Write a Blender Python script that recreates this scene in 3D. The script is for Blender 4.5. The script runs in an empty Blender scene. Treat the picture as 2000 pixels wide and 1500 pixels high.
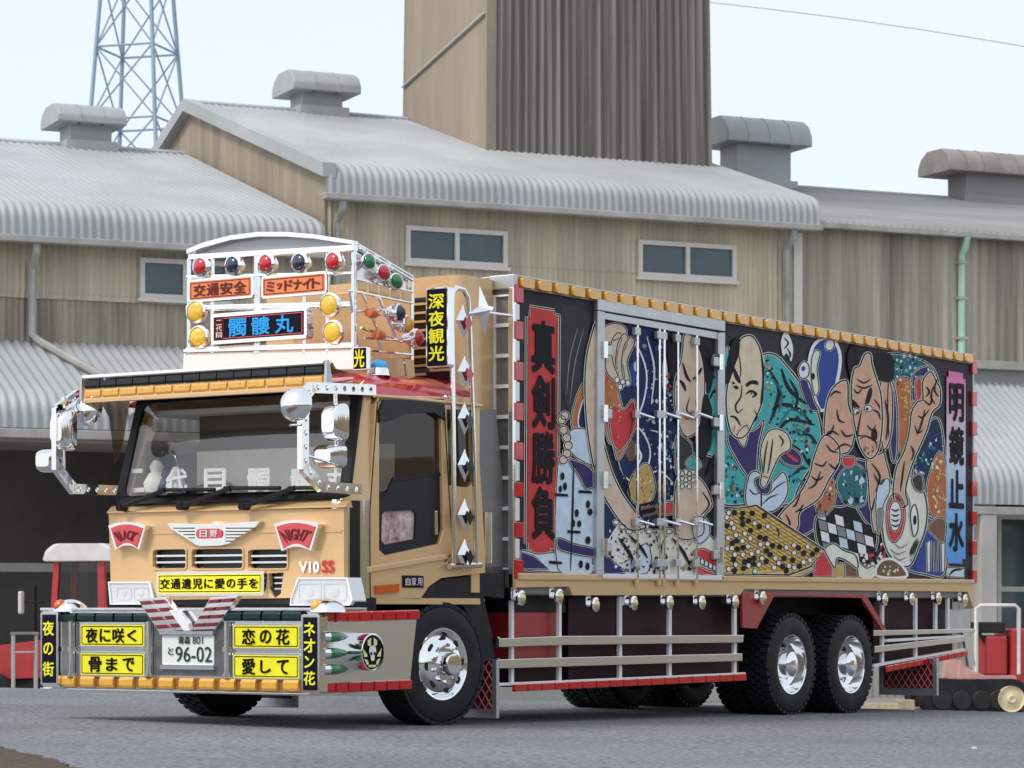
import bpy, bmesh, math, random
from mathutils import Vector, Matrix
from mathutils.geometry import tessellate_polygon
random.seed(7)
R = math.radians
SC = bpy.context.scene
COL = SC.collection

# ------------------------------------------------------------------ camera
F, CX, HY, ZC = 5500.0, 1000.0, 1192.0, 0.95      # focal length and horizon in photo pixels (2000 wide), eye height
cd = bpy.data.cameras.new('camera'); cam = bpy.data.objects.new('camera', cd); COL.objects.link(cam)
cd.sensor_width = 36.0; cd.lens = 36.0 * F / 2000.0
cd.shift_y = (HY - 750.0) / 2000.0
cd.clip_start = 0.5; cd.clip_end = 3000.0
cd.dof.use_dof = True; cd.dof.focus_distance = 24.5; cd.dof.aperture_fstop = 6.0
cam.location = (0, 0, ZC); cam.rotation_euler = (R(90), 0, 0)
SC.camera = cam

# ------------------------------------------------------------------ sky, sun, exposure
SUN_AZ, SUN_EL = R(232), R(48)                     # compass style: from the camera's left and a little behind it
world = bpy.data.worlds.new('World'); SC.world = world; world.use_nodes = True
nt = world.node_tree; nt.nodes.clear()
out = nt.nodes.new('ShaderNodeOutputWorld')
sky = nt.nodes.new('ShaderNodeTexSky'); sky.sky_type = 'NISHITA'; sky.sun_disc = False
sky.sun_elevation = SUN_EL; sky.sun_rotation = SUN_AZ; sky.dust_density = 4.0; sky.air_density = 1.0
b1 = nt.nodes.new('ShaderNodeBackground'); b1.inputs['Strength'].default_value = 0.05
b2 = nt.nodes.new('ShaderNodeBackground')          # even, bright cloud cover
b2.inputs['Color'].default_value = (0.88, 0.94, 1.0, 1); b2.inputs['Strength'].default_value = 0.74
ad = nt.nodes.new('ShaderNodeAddShader')
nt.links.new(sky.outputs[0], b1.inputs[0]); nt.links.new(b1.outputs[0], ad.inputs[0])
nt.links.new(b2.outputs[0], ad.inputs[1]); nt.links.new(ad.outputs[0], out.inputs[0])
sd = bpy.data.lights.new('sun', 'SUN'); sd.energy = 1.5; sd.angle = R(12); sd.color = (1.0, 0.96, 0.90)
sun = bpy.data.objects.new('sun', sd); COL.objects.link(sun)
sdir = Vector((math.sin(SUN_AZ) * math.cos(SUN_EL), math.cos(SUN_AZ) * math.cos(SUN_EL), math.sin(SUN_EL)))
sun.location = sdir * 60; sun.rotation_euler = sdir.to_track_quat('Z', 'Y').to_euler()
vs = SC.view_settings
vs.view_transform = 'Standard'; vs.look = 'None'; vs.gamma = 1.0; vs.exposure = 0.2; vs.use_curve_mapping = False

# ------------------------------------------------------------------ materials
MATS = {}
def mat(name, col, rough=0.5, metal=0.0, coat=0.0, var=0.0, vscale=3.0, bump=0.0, bscale=40.0, spec=0.5,
        emit=0.0, col2=None, stretch=None, trans=0.0):
    m = bpy.data.materials.new(name); m.use_nodes = True
    n = m.node_tree; b = n.nodes['Principled BSDF']
    b.inputs['Base Color'].default_value = (*col, 1); b.inputs['Roughness'].default_value = rough
    b.inputs['Metallic'].default_value = metal; b.inputs['Coat Weight'].default_value = coat
    b.inputs['Coat Roughness'].default_value = 0.04
    b.inputs['Specular IOR Level'].default_value = spec
    b.inputs['Transmission Weight'].default_value = trans
    if emit:
        b.inputs['Emission Color'].default_value = (*col, 1); b.inputs['Emission Strength'].default_value = emit
    co = None
    if var or bump:
        tc = n.nodes.new('ShaderNodeTexCoord'); mp = n.nodes.new('ShaderNodeMapping')
        n.links.new(tc.outputs['Object'], mp.inputs[0]); co = mp.outputs[0]
        if stretch: mp.inputs['Scale'].default_value = stretch
    if var:
        nz = n.nodes.new('ShaderNodeTexNoise'); nz.inputs['Scale'].default_value = vscale
        nz.inputs['Detail'].default_value = 6; nz.inputs['Roughness'].default_value = 0.65
        n.links.new(co, nz.inputs['Vector'])
        rp = n.nodes.new('ShaderNodeValToRGB'); rp.color_ramp.elements[0].position = 0.3; rp.color_ramp.elements[1].position = 0.72
        lo = col2 if col2 else tuple(c * (1 - var) for c in col)
        rp.color_ramp.elements[0].color = (*lo, 1)
        rp.color_ramp.elements[1].color = (*(col if col2 else tuple(min(1, c * (1 + var)) for c in col)), 1)
        n.links.new(nz.outputs['Fac'], rp.inputs[0]); n.links.new(rp.outputs[0], b.inputs['Base Color'])
        mr = n.nodes.new('ShaderNodeMapRange'); mr.inputs['To Min'].default_value = min(1, rough * 1.15); mr.inputs['To Max'].default_value = rough * 0.85
        n.links.new(nz.outputs['Fac'], mr.inputs[0]); n.links.new(mr.outputs[0], b.inputs['Roughness'])
    if bump:
        nb = n.nodes.new('ShaderNodeTexNoise'); nb.inputs['Scale'].default_value = bscale; nb.inputs['Detail'].default_value = 4
        n.links.new(co, nb.inputs['Vector'])
        bp = n.nodes.new('ShaderNodeBump'); bp.inputs['Strength'].default_value = bump; bp.inputs['Distance'].default_value = 0.02
        n.links.new(nb.outputs['Fac'], bp.inputs['Height']); n.links.new(bp.outputs[0], b.inputs['Normal'])
    MATS[name] = m
    return m
def glass(name, tint, refl=0.06, rough=0.02):
    m = bpy.data.materials.new(name); m.use_nodes = True; n = m.node_tree; n.nodes.clear()
    o = n.nodes.new('ShaderNodeOutputMaterial'); mx = n.nodes.new('ShaderNodeMixShader')
    t = n.nodes.new('ShaderNodeBsdfTransparent'); t.inputs[0].default_value = (*tint, 1)
    g = n.nodes.new('ShaderNodeBsdfGlossy'); g.inputs['Roughness'].default_value = rough
    lw = n.nodes.new('ShaderNodeLayerWeight'); lw.inputs[0].default_value = 0.5
    pw = n.nodes.new('ShaderNodeMath'); pw.operation = 'POWER'; pw.inputs[1].default_value = 4.0
    ma = n.nodes.new('ShaderNodeMath'); ma.operation = 'MULTIPLY_ADD'; ma.inputs[1].default_value = 0.9; ma.inputs[2].default_value = refl; ma.use_clamp = True
    n.links.new(lw.outputs['Facing'], pw.inputs[0]); n.links.new(pw.outputs[0], ma.inputs[0]); n.links.new(ma.outputs[0], mx.inputs[0])
    n.links.new(t.outputs[0], mx.inputs[1]); n.links.new(g.outputs[0], mx.inputs[2]); n.links.new(mx.outputs[0], o.inputs[0])
    MATS[name] = m
    return m

M_GOLD = mat('gold_paint', (0.70, 0.45, 0.215), 0.34, 0.2, 0.7, var=0.05, vscale=2.0)
M_CHROME = mat('chrome', (0.88, 0.88, 0.89), 0.07, 1.0, bump=0.02, bscale=6)
M_CHROMEB = mat('brushed_chrome', (0.78, 0.77, 0.75), 0.22, 1.0, bump=0.03, bscale=9)
M_ALU = mat('aluminium', (0.55, 0.56, 0.58), 0.38, 0.85, var=0.06, vscale=4)
M_WHITEM = mat('white_enamel', (0.82, 0.82, 0.82), 0.2, 0.0, 0.6)
M_BLACK = mat('black_gloss', (0.008, 0.008, 0.010), 0.15, 0.0, 0.4)
M_RUBBER = mat('black_rubber', (0.010, 0.010, 0.012), 0.5, spec=.25, var=0.25, vscale=6)
M_TYRE = mat('tyre_rubber', (0.013, 0.014, 0.017), 0.6, spec=.3, var=0.35, vscale=5, bump=0.05, bscale=60)
M_DARK = mat('underside_dark', (0.012, 0.011, 0.012), 0.7, var=0.3, vscale=4)
M_CHASSIS = mat('chassis_maroon', (0.030, 0.005, 0.008), 0.5, var=0.25, vscale=3, spec=.2)
M_REDBOX = mat('tank_red', (0.36, 0.022, 0.030), 0.35, 0.0, 0.4, var=0.12, vscale=3)
M_REDP = mat('roof_red', (0.50, 0.020, 0.040), 0.16, 0.1, 0.8, var=0.06, vscale=2)
M_LRED = mat('red_lens', (0.55, 0.006, 0.018), 0.08, 0.0, 0.8)
M_LAMBER = mat('amber_lens', (0.76, 0.40, 0.06), 0.12, 0.0, 0.8, var=0.15, vscale=30)
M_LBROWN = mat('amber_gap', (0.30, 0.13, 0.03), 0.25, 0.0, 0.4)
M_LGREEN = mat('green_lens', (0.005, 0.17, 0.055), 0.08, 0.0, 0.8)
M_LBLUE = mat('navy_lens', (0.006, 0.02, 0.05), 0.08, 0.0, 0.8)
M_LCYAN = mat('cyan_lens', (0.01, 0.33, 0.70), 0.08, 0.0, 0.8)
M_LYEL = mat('yellow_fog_lens', (0.85, 0.52, 0.04), 0.15, 0.0, 0.7, var=0.25, vscale=26, bump=0.3, bscale=25)
M_LORANGE = mat('orange_lens', (0.62, 0.10, 0.012), 0.1, 0.0, 0.8)
M_TILEG = mat('dark_green_tile', (0.004, 0.024, 0.022), 0.12, 0.0, 0.25, spec=.35)
M_TILEB = mat('dark_tile', (0.008, 0.011, 0.016), 0.12, 0.0, 0.25, spec=.35)
M_YPLATE = mat('yellow_plate', (0.86, 0.80, 0.01), 0.35, 0.0, 0.3, var=0.06, vscale=9)
M_OPLATE = mat('orange_plate', (0.80, 0.22, 0.07), 0.35, 0.0, 0.3)
M_INK = mat('lettering_black', (0.010, 0.006, 0.004), 0.6, spec=.1)
M_INKR = mat('lettering_maroon', (0.14, 0.008, 0.004), 0.5)
M_INKY = mat('lettering_yellow', (0.88, 0.84, 0.03), 0.45)
M_INKB = mat('lettering_blue', (0.015, 0.34, 0.86), 0.45)
M_INKW = mat('lettering_white', (0.82, 0.82, 0.80), 0.5)
M_INKRED = mat('lettering_red', (0.62, 0.03, 0.035), 0.5)
M_NAVY = mat('navy_sign', (0.006, 0.006, 0.016), 0.4, spec=.12)
M_MAROON = mat('maroon_sign', (0.09, 0.006, 0.006), 0.4, spec=.15)
M_BADGE = mat('badge_red', (0.62, 0.07, 0.08), 0.3, 0.0, 0.4)
M_PLATEW = mat('plate_white', (0.72, 0.76, 0.73), 0.4)
M_PLATEG = mat('lettering_green', (0.005, 0.03, 0.016), 0.5)
M_GREYP = mat('box_front_grey', (0.20, 0.19, 0.18), 0.4, 0.2, var=0.1, vscale=3)
M_TRIM = mat('door_trim_black', (0.010, 0.011, 0.014), 0.3, 0.0, 0.1, spec=.25)
M_CURTAIN = mat('curtain_beige', (0.84, 0.79, 0.70), 0.9, var=0.06, vscale=5)
M_CEIL = mat('headliner_grey', (0.75, 0.80, 0.84), 0.8)
M_SEAT = mat('seat_grey', (0.60, 0.59, 0.57), 0.8, var=0.1, vscale=6)
M_DASH = mat('dash_blue', (0.03, 0.06, 0.11), 0.5, var=0.3, vscale=5)
M_QUILT = mat('quilted_red', (0.14, 0.008, 0.016), 0.32, var=0.15, vscale=5)
M_QLINE = mat('quilt_piping', (0.55, 0.25, 0.22), 0.5)
M_LENSC = glass('clear_lens', (0.96, 0.97, 0.98), 0.12)
M_GLASS = glass('windscreen_glass', (0.97, 0.985, 0.985), 0.13)
M_GLASSD = glass('tinted_glass', (0.42, 0.40, 0.37), 0.06)

# ------------------------------------------------------------------ mesh builder
class MB:
    def __init__(s, m=None):
        s.m = m; s.V = []; s.F = []; s.I = []; s.mi = 0
    def v(s, p):
        s.V.append(tuple(s.m(*p)) if s.m else tuple(p)); return len(s.V) - 1
    def f(s, *i):
        s.F.append(tuple(i)); s.I.append(s.mi)
    def box(s, a0, a1, b0, b1, c0, c1):
        k = [s.v((a, b, c)) for a in (a0, a1) for b in (b0, b1) for c in (c0, c1)]
        for q in ((0, 1, 3, 2), (4, 6, 7, 5), (0, 4, 5, 1), (2, 3, 7, 6), (0, 2, 6, 4), (1, 5, 7, 3)): s.f(*[k[j] for j in q])
        return s
    def poly(s, outer, w0, w1, holes=()):
        loops = [list(outer)] + [list(h) for h in holes]
        flat = [p for l in loops for p in l]
        tri = tessellate_polygon([[Vector((p[0], p[1], 0)) for p in l] for l in loops])
        a = [s.v((p[0], p[1], w0)) for p in flat]; b = [s.v((p[0], p[1], w1)) for p in flat]
        for t in tri: s.f(*[a[i] for i in t]); s.f(*[b[i] for i in reversed(t)])
        o = 0
        for l in loops:
            n = len(l)
            for i in range(n):
                j = (i + 1) % n; s.f(a[o + i], a[o + j], b[o + j], b[o + i])
            o += n
        return s
    def flat(s, pts, w):
        tri = tessellate_polygon([[Vector((p[0], p[1], 0)) for p in pts]])
        a = [s.v((p[0], p[1], w)) for p in pts]
        for t in tri: s.f(*[a[i] for i in t])
        return s
    def cyl(s, p0, p1, r0, r1=None, n=12, caps=True):
        r1 = r0 if r1 is None else r1
        p0, p1 = Vector(p0), Vector(p1); d = (p1 - p0).normalized()
        a = d.orthogonal().normalized(); b = d.cross(a)
        A = []; B = []
        for i in range(n):
            t = 2 * math.pi * (i + .5) / n; e = a * math.cos(t) + b * math.sin(t)
            A.append(s.v(p0 + e * r0)); B.append(s.v(p1 + e * r1))
        for i in range(n):
            j = (i + 1) % n; s.f(A[i], A[j], B[j], B[i])
        if caps: s.f(*A); s.f(*B[::-1])
        return s
    def lathe(s, prof, c, ax, n=24, caps=False):
        c = Vector(c); d = Vector(ax).normalized(); a = d.orthogonal().normalized(); b = d.cross(a); rows = []
        for r, h in prof:
            if r < 1e-5: rows.append([s.v(c + d * h)]); continue
            rows.append([s.v(c + d * h + (a * math.cos(2 * math.pi * i / n) + b * math.sin(2 * math.pi * i / n)) * r) for i in range(n)])
        for A, B in zip(rows, rows[1:]):
            for i in range(n):
                j = (i + 1) % n
                if len(A) == 1 and len(B) == 1: continue
                if len(A) == 1: s.f(A[0], B[j], B[i])
                elif len(B) == 1: s.f(A[i], A[j], B[0])
                else: s.f(A[i], A[j], B[j], B[i])
        return s
    def dome(s, c, ax, r, h, n=16, k=5, flare=0.0):
        return s.lathe([(r * math.cos(math.pi / 2 * i / k), h * math.sin(math.pi / 2 * i / k)) for i in range(k)] + [(0, h)], c, ax, n)
    def tube(s, pts, r, n=8, closed=False):
        pts = [Vector(p) for p in pts]; m = len(pts); rings = []; up = None
        for i, p in enumerate(pts):
            if closed: d = (pts[(i + 1) % m] - pts[i - 1])
            else: d = pts[min(i + 1, m - 1)] - pts[max(i - 1, 0)]
            d.normalize()
            if up is None: up = d.orthogonal().normalized()
            up = (up - d * up.dot(d)); up = up.normalized() if up.length > 1e-4 else d.orthogonal().normalized()
            b = d.cross(up); rr = r[i] if isinstance(r, (list, tuple)) else r
            rings.append([s.v(p + (up * math.cos(2 * math.pi * (j + .5) / n) + b * math.sin(2 * math.pi * (j + .5) / n)) * rr) for j in range(n)])
        pr = list(zip(rings, rings[1:])) + ([(rings[-1], rings[0])] if closed else [])
        for A, B in pr:
            for j in range(n): s.f(A[j], A[(j + 1) % n], B[(j + 1) % n], B[j])
        if not closed: s.f(*rings[0][::-1]); s.f(*rings[-1])
        return s
    def grid(s, rows):
        k = [[s.v(p) for p in r] for r in rows]
        for A, B in zip(k, k[1:]):
            for i in range(len(A) - 1): s.f(A[i], A[i + 1], B[i + 1], B[i])
        return s
    def build(s, name, m=None, parent=None, smooth=False, bevel=0.0, seg=2, ang=40):
        me = bpy.data.meshes.new(name); me.from_pydata(s.V, [], s.F)
        ms = m if isinstance(m, (list, tuple)) else [m]
        for q in ms:
            if q: me.materials.append(q)
        if len(ms) > 1: me.polygons.foreach_set('material_index', s.I)
        bm = bmesh.new(); bm.from_mesh(me)
        bmesh.ops.recalc_face_normals(bm, faces=bm.faces); bm.to_mesh(me); bm.free()
        if smooth:
            me.polygons.foreach_set('use_smooth', [True] * len(me.polygons)); me.set_sharp_from_angle(angle=R(ang))
        me.update()
        o = bpy.data.objects.new(name, me); COL.objects.link(o)
        if parent: o.parent = parent
        if bevel:
            md = o.modifiers.new('bevel', 'BEVEL'); md.width = bevel; md.segments = seg; md.limit_method = 'ANGLE'; md.angle_limit = R(35)
        return o
def empty(name, loc=(0, 0, 0), rz=0.0):
    o = bpy.data.objects.new(name, None); COL.objects.link(o); o.location = loc; o.rotation_euler = (0, 0, rz); return o
def tag(o, label=None, cat=None, group=None, kind=None):
    if label: o['label'] = label
    if cat: o['category'] = cat
    if group: o['group'] = group
    if kind: o['kind'] = kind
    return o
def clone(o, parent, loc=None, rot=None):
    c = o.copy(); COL.objects.link(c); c.parent = parent
    if loc is not None: c.location = loc
    if rot is not None: c.rotation_euler = rot
    return c
def rrect(u0, u1, v0, v1, r, n=4):
    p = []
    for cx, cy, a in ((u1 - r, v1 - r, 0), (u0 + r, v1 - r, 90), (u0 + r, v0 + r, 180), (u1 - r, v0 + r, 270)):
        for i in range(n + 1):
            t = R(a + 90 * i / n); p.append((cx + r * math.cos(t), cy + r * math.sin(t)))
    return p
def inset_rect(u0, u1, v0, v1, d): return (u0 + d, u1 - d, v0 + d, v1 - d)
def catmull(P, closed=True, k=5):
    n = len(P); o = []
    rng = range(n) if closed else range(n - 1)
    for i in rng:
        g = (lambda j: P[j % n]) if closed else (lambda j: P[max(0, min(n - 1, j))])
        a, b, c, d = g(i - 1), g(i), g(i + 1), g(i + 2)
        for q in range(k):
            t = q / k
            o.append(tuple(0.5 * (2 * b[e] + (c[e] - a[e]) * t + (2 * a[e] - 5 * b[e] + 4 * c[e] - d[e]) * t * t + (3 * b[e] - a[e] - 3 * c[e] + d[e]) * t ** 3) for e in (0, 1)))
    if not closed: o.append(P[-1])
    return o

# ------------------------------------------------------------------ lettering from Blender's own font
CH = {}
def glyph(ch, bold=0.018):
    if (ch, bold) in CH: return CH[(ch, bold)]
    c = bpy.data.curves.new('glyph', 'FONT'); c.body = ch; c.size = 1.0; c.resolution_u = 3
    o = bpy.data.objects.new('glyph', c); COL.objects.link(o)
    dg = bpy.context.evaluated_depsgraph_get(); me = bpy.data.meshes.new_from_object(o.evaluated_get(dg))
    v = [(p.co.x, p.co.y) for p in me.vertices]; f = [tuple(q.vertices) for q in me.polygons]
    bpy.data.objects.remove(o); bpy.data.curves.remove(c); bpy.data.meshes.remove(me)
    x0, x1 = min(p[0] for p in v), max(p[0] for p in v); y0, y1 = min(p[1] for p in v), max(p[1] for p in v)
    v = [((a - x0) / max(1e-6, x1 - x0), (b - y0) / max(1e-6, y1 - y0)) for a, b in v]
    asp = (x1 - x0) / max(1e-6, y1 - y0)
    CH[(ch, bold)] = (v, f, x1 - x0, y1 - y0)
    return CH[(ch, bold)]
def put_text(mb, txt, u0, u1, v0, v1, w, bold=0.018, warp=None):
    v, f, gw, gh = glyph(txt, 0); du, dv = bold / max(gw, .2), bold / max(gh, .2)
    sh = [(0, 0), (1, 0), (-1, 0), (0, 1), (0, -1), (.7, .7), (-.7, -.7), (.7, -.7), (-.7, .7)] if bold > .011 else [(0, 0), (1, 0), (-1, 0)]
    for n_, (sa, sb) in enumerate(sh):                  # heavier strokes: the same glyph laid again, a hair higher and shifted
        k = []
        for a, b in v:
            a2 = (a + sa * du + du) / (1 + 2 * du); b2 = (b + sb * dv + dv) / (1 + 2 * dv)
            uu, vv = (warp(a2, b2) if warp else (u0 + (u1 - u0) * a2, v0 + (v1 - v0) * b2))
            k.append(mb.v((uu, vv, w + n_ * .0006)))
        for q in f: mb.f(*[k[i] for i in q])
SMALL = {'の': .86, 'に': .9, 'く': .8, 'し': .8, 'て': .88, 'で': .9, 'ま': .88, 'を': .92, 'ッ': .62, 'ニ': .8, 'ン': .86}
def put_chars(mb, txt, u0, u1, v0, v1, w, vertical=False, gap=0.10, bold=0.018):
    n = len(txt)
    for i, c in enumerate(txt):
        k = SMALL.get(c, 1.0)
        if vertical:
            h = (v1 - v0) / n; b1 = v1 - i * h; b0 = b1 - h; a0, a1 = u0, u1; b0 += h * gap / 2; b1 -= h * gap / 2
        else:
            d = (u1 - u0) / n; a0 = u0 + i * d; a1 = a0 + d; b0, b1 = v0, v1; a0 += d * gap / 2; a1 -= d * gap / 2
        cu, cv = (a0 + a1) / 2, (b0 + b1) / 2; hu, hv = (a1 - a0) / 2 * k, (b1 - b0) / 2 * k
        put_text(mb, c, cu - hu, cu + hu, cv - hv, cv + hv, w, bold)

# ================================================================== THE SETTING
def zg(X, Y): return -0.0194 * (X + 0.61) - 0.0064 * (max(Y, -10) - 23.2)      # the road falls gently to the right
YARD = -1.1
def streaky(name, col, col2, rough, scale, stretch, lo=0.3, hi=0.7, metal=0.0, extra=None, bump=0.12):
    m = mat(name, col, rough, metal, var=0.1, vscale=scale, stretch=stretch, col2=col2, bump=bump, bscale=5)
    n = m.node_tree
    for q in n.nodes:
        if q.type == 'VALTORGB': q.color_ramp.elements[0].position = lo; q.color_ramp.elements[1].position = hi
    return m
M_ASPH = mat('asphalt', (0.19, 0.20, 0.215), 0.85, var=0.10, vscale=0.5, bump=0.9, bscale=26, spec=0.3)
def speckle(m, fine=55.0, lo=0.72, hi=1.22, mid=0.35):
    n = m.node_tree; b = n.nodes['Principled BSDF']; src = b.inputs['Base Color'].links[0].from_socket
    tc = n.nodes.new('ShaderNodeTexCoord'); nz = n.nodes.new('ShaderNodeTexNoise'); nz.inputs['Scale'].default_value = fine; nz.inputs['Detail'].default_value = 3
    n2 = n.nodes.new('ShaderNodeTexNoise'); n2.inputs['Scale'].default_value = mid; n2.inputs['Detail'].default_value = 5
    mr = n.nodes.new('ShaderNodeMapRange'); mr.inputs['From Min'].default_value = .3; mr.inputs['From Max'].default_value = .7; mr.inputs['To Min'].default_value = lo; mr.inputs['To Max'].default_value = hi
    m2 = n.nodes.new('ShaderNodeMapRange'); m2.inputs['From Min'].default_value = .3; m2.inputs['From Max'].default_value = .7; m2.inputs['To Min'].default_value = .85; m2.inputs['To Max'].default_value = 1.12
    mm = n.nodes.new('ShaderNodeMath'); mm.operation = 'MULTIPLY'
    mx = n.nodes.new('ShaderNodeVectorMath'); mx.operation = 'SCALE'
    n.links.new(tc.outputs['Object'], nz.inputs['Vector']); n.links.new(tc.outputs['Object'], n2.inputs['Vector'])
    n.links.new(nz.outputs['Fac'], mr.inputs[0]); n.links.new(n2.outputs['Fac'], m2.inputs[0])
    n.links.new(mr.outputs[0], mm.inputs[0]); n.links.new(m2.outputs[0], mm.inputs[1])
    n.links.new(src, mx.inputs[0]); n.links.new(mm.outputs[0], mx.inputs['Scale']); n.links.new(mx.outputs[0], b.inputs['Base Color'])
speckle(M_ASPH, 24.0, .45, 1.5)
M_YARD = mat('yard_concrete', (0.30, 0.29, 0.27), 0.9, var=0.2, vscale=0.4, bump=0.3, bscale=8)
M_VERGE = mat('verge_soil', (0.075, 0.052, 0.032), 0.95, var=0.5, vscale=14, bump=1.0, bscale=30)
M_WALL = streaky('wall_sheet_beige', (0.60, 0.53, 0.41), (0.40, 0.35, 0.27), 0.6, 0.75, (2.6, 1, 0.22), 0.34, 0.64)
M_WALLS = streaky('wall_sheet_sooty', (0.46, 0.40, 0.31), (0.20, 0.175, 0.14), 0.65, 0.9, (3.2, 1, 0.22), 0.34, 0.68)
M_WALLD = streaky('wall_sheet_weathered', (0.50, 0.45, 0.36), (0.17, 0.155, 0.13), 0.65, 0.5, (3.5, 1, 0.13), 0.32, 0.68)
M_GABLE = streaky('gable_sheet_brown', (0.40, 0.33, 0.245), (0.22, 0.175, 0.13), 0.65, 0.7, (1.5, 2.5, 0.2), 0.3, 0.7)
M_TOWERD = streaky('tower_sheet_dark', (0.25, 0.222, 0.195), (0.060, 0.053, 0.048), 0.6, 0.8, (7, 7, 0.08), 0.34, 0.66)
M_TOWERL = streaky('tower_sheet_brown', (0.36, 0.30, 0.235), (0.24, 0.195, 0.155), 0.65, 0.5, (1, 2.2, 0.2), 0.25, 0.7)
M_ROOF = streaky('roof_sheet_grey', (0.42, 0.44, 0.45), (0.30, 0.315, 0.32), 0.5, 0.35, (1, 1, 1), 0.25, 0.7)
M_ROOFR = streaky('roof_sheet_dull', (0.30, 0.30, 0.295), (0.19, 0.19, 0.185), 0.6, 0.4, (0.5, 1.6, 1), 0.25, 0.7)
M_RUST = streaky('rusty_sheet', (0.36, 0.335, 0.31), (0.24, 0.19, 0.16), 0.65, 0.9, (1, 1, 1), 0.3, 0.65)
M_FRAME = mat('window_frame_alu', (0.62, 0.60, 0.55), 0.5, var=0.08, vscale=3)
M_PANE = mat('window_pane_dark', (0.055, 0.085, 0.105), 0.12, 0.0, 0.3, var=0.2, vscale=1.5)
M_PIPE = mat('pipe_grey', (0.36, 0.35, 0.33), 0.5, var=0.2, vscale=2)
M_PIPEG = mat('pipe_green', (0.40, 0.62, 0.50), 0.5, var=0.1, vscale=2)
M_INT = mat('hall_interior', (0.32, 0.30, 0.285), 0.9, var=0.2, vscale=0.5)
M_STEEL = mat('pylon_steel_haze', (0.26, 0.34, 0.44), 0.55, 0.2, var=0.1, vscale=0.3)  # pale blue of distance haze put into the steel colour
M_CONC = mat('pale_render', (0.44, 0.43, 0.40), 0.8, var=0.12, vscale=0.8)

# road on its low embankment
def road_edge(X): return 32.0 - 0.19 * X
mb = MB(); Xs = [-300, -120, -60, -30, -15, -6, 0, 6, 15, 30, 60, 120, 300]
rows = []
for Yf in (-150, -40, 0, 12, 20, 26, None):
    rows.append([(X, (road_edge(max(-40, min(40, X))) if Yf is None else Yf), zg(max(-40, min(40, X)), (road_edge(max(-40, min(40, X))) if Yf is None else Yf))) for X in Xs])
mb.grid(rows)
last = rows[-1]
mb.grid([last, [(x, y + 0.15, z - 0.12) for x, y, z in last], [(x, y + 1.6, YARD - 0.03) for x, y, z in last]])
tag(mb.build('road', M_ASPH), kind='structure')
mb = MB(); mb.grid([[(-900, 20, YARD), (900, 20, YARD)], [(-900, 1200, YARD), (900, 1200, YARD)]])
tag(mb.build('yard', M_YARD), kind='structure')
# soil verge running out of the picture beside the road
vp = [(-5, 21), (-4.1, 19.6), (-3.5, 18.2), (-3.15, 17.3), (-2.85, 16.5), (-2.52, 15.6), (-2.1, 14.2), (-1.6, 12), (-1.0, 9), (-6, 8), (-9, 13), (-9, 20)]
vp = catmull(vp, True, 6); random.seed(3)
vp = [(x + random.uniform(-.05, .05), y + random.uniform(-.05, .05)) for x, y in vp]
mb = MB(); mb.m = lambda a, b, c: (a, b, zg(a, b) + c); mb.poly(vp, -0.05, 0.025)
tag(mb.build('verge', M_VERGE), kind='structure')

# ------------------------------------------------------------------ sheds: facade frame (s along, d back, z up)
P0 = (-3.818, 60.0); BW = (0.909, 0.417); BN = (-0.417, 0.909); BRZ = math.atan2(0.417, 0.909)
def bw(s, d, z=0.0): return (P0[0] + BW[0] * s + BN[0] * d, P0[1] + BW[1] * s + BN[1] * d, z)
def bl(px, py, d=0.0):
    k = (px - CX) / F; s = (k * (P0[1] + .909 * d) + .417 * d - P0[0]) / (.909 - .417 * k)
    return s, ZC + (HY - py) / F * (P0[1] + .417 * s + .909 * d)
class Bld:
    def __init__(s, name, label, s0, d0=0.0, z0=YARD, cat='building'):
        s.o = empty(name, bw(s0, d0, z0), BRZ); tag(s.o, label, cat); s.s0, s.d0, s.z0 = s0, d0, z0
    def mb(s): return MB(lambda a, b, c: (a - s.s0, b - s.d0, c - s.z0))
def wave_wall(mb, s0, s1, d, z0, z1, pitch, amp, holes=()):
    # corrugated sheet standing in the facade plane, with rectangular openings
    n = max(2, int(round((s1 - s0) / pitch * 4))); off = (0, amp, 0, -amp)
    cuts = sorted({z0, z1} | {h[2] for h in holes} | {h[3] for h in holes})
    for a, b in zip(cuts, cuts[1:]):
        segs = [(s0, s1)]
        for h in holes:
            if h[2] <= a and h[3] >= b:
                ns = []
                for p, q in segs:
                    if h[0] > p: ns.append((p, min(q, h[0])))
                    if h[1] < q: ns.append((max(p, h[1]), q))
                segs = [g for g in ns if g[1] - g[0] > .01]
        for p, q in segs:
            k = max(2, int(round((q - p) / pitch * 4)))
            i0 = int(round((p - s0) / pitch * 4))
            mb.grid([[(p + (q - p) * i / k, d + off[(i + i0) % 4], z) for i in range(k + 1)] for z in (a, b)])
def wave_roof(mb, s0, s1, prof, pitch, amp):
    n = int(round((s1 - s0) / pitch * 6))
    rows = []
    for j, (d, z) in enumerate(prof):
        a = prof[max(0, j - 1)]; b = prof[min(len(prof) - 1, j + 1)]
        t = Vector((b[0] - a[0], b[1] - a[1])).normalized(); nn = (-t[1], t[0])
        rows.append([(s0 + (s1 - s0) * i / n, d + nn[0] * amp * math.sin(i * math.pi / 3), z + nn[1] * amp * math.sin(i * math.pi / 3)) for i in range(n + 1)])
    mb.grid(rows)
def eave_prof(dr, zr, de, ze, drop, back=None):
    p = []
    if back: p += [back]
    p += [(dr, zr), ((dr + de) / 2, (zr + ze) / 2), (de + .30, ze + .30 * (zr - ze) / (dr - de))]
    p += [(de + .12, ze - .02), (de + .03, ze - .12), (de, ze - .26), (de, ze - drop)]
    return p
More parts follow.
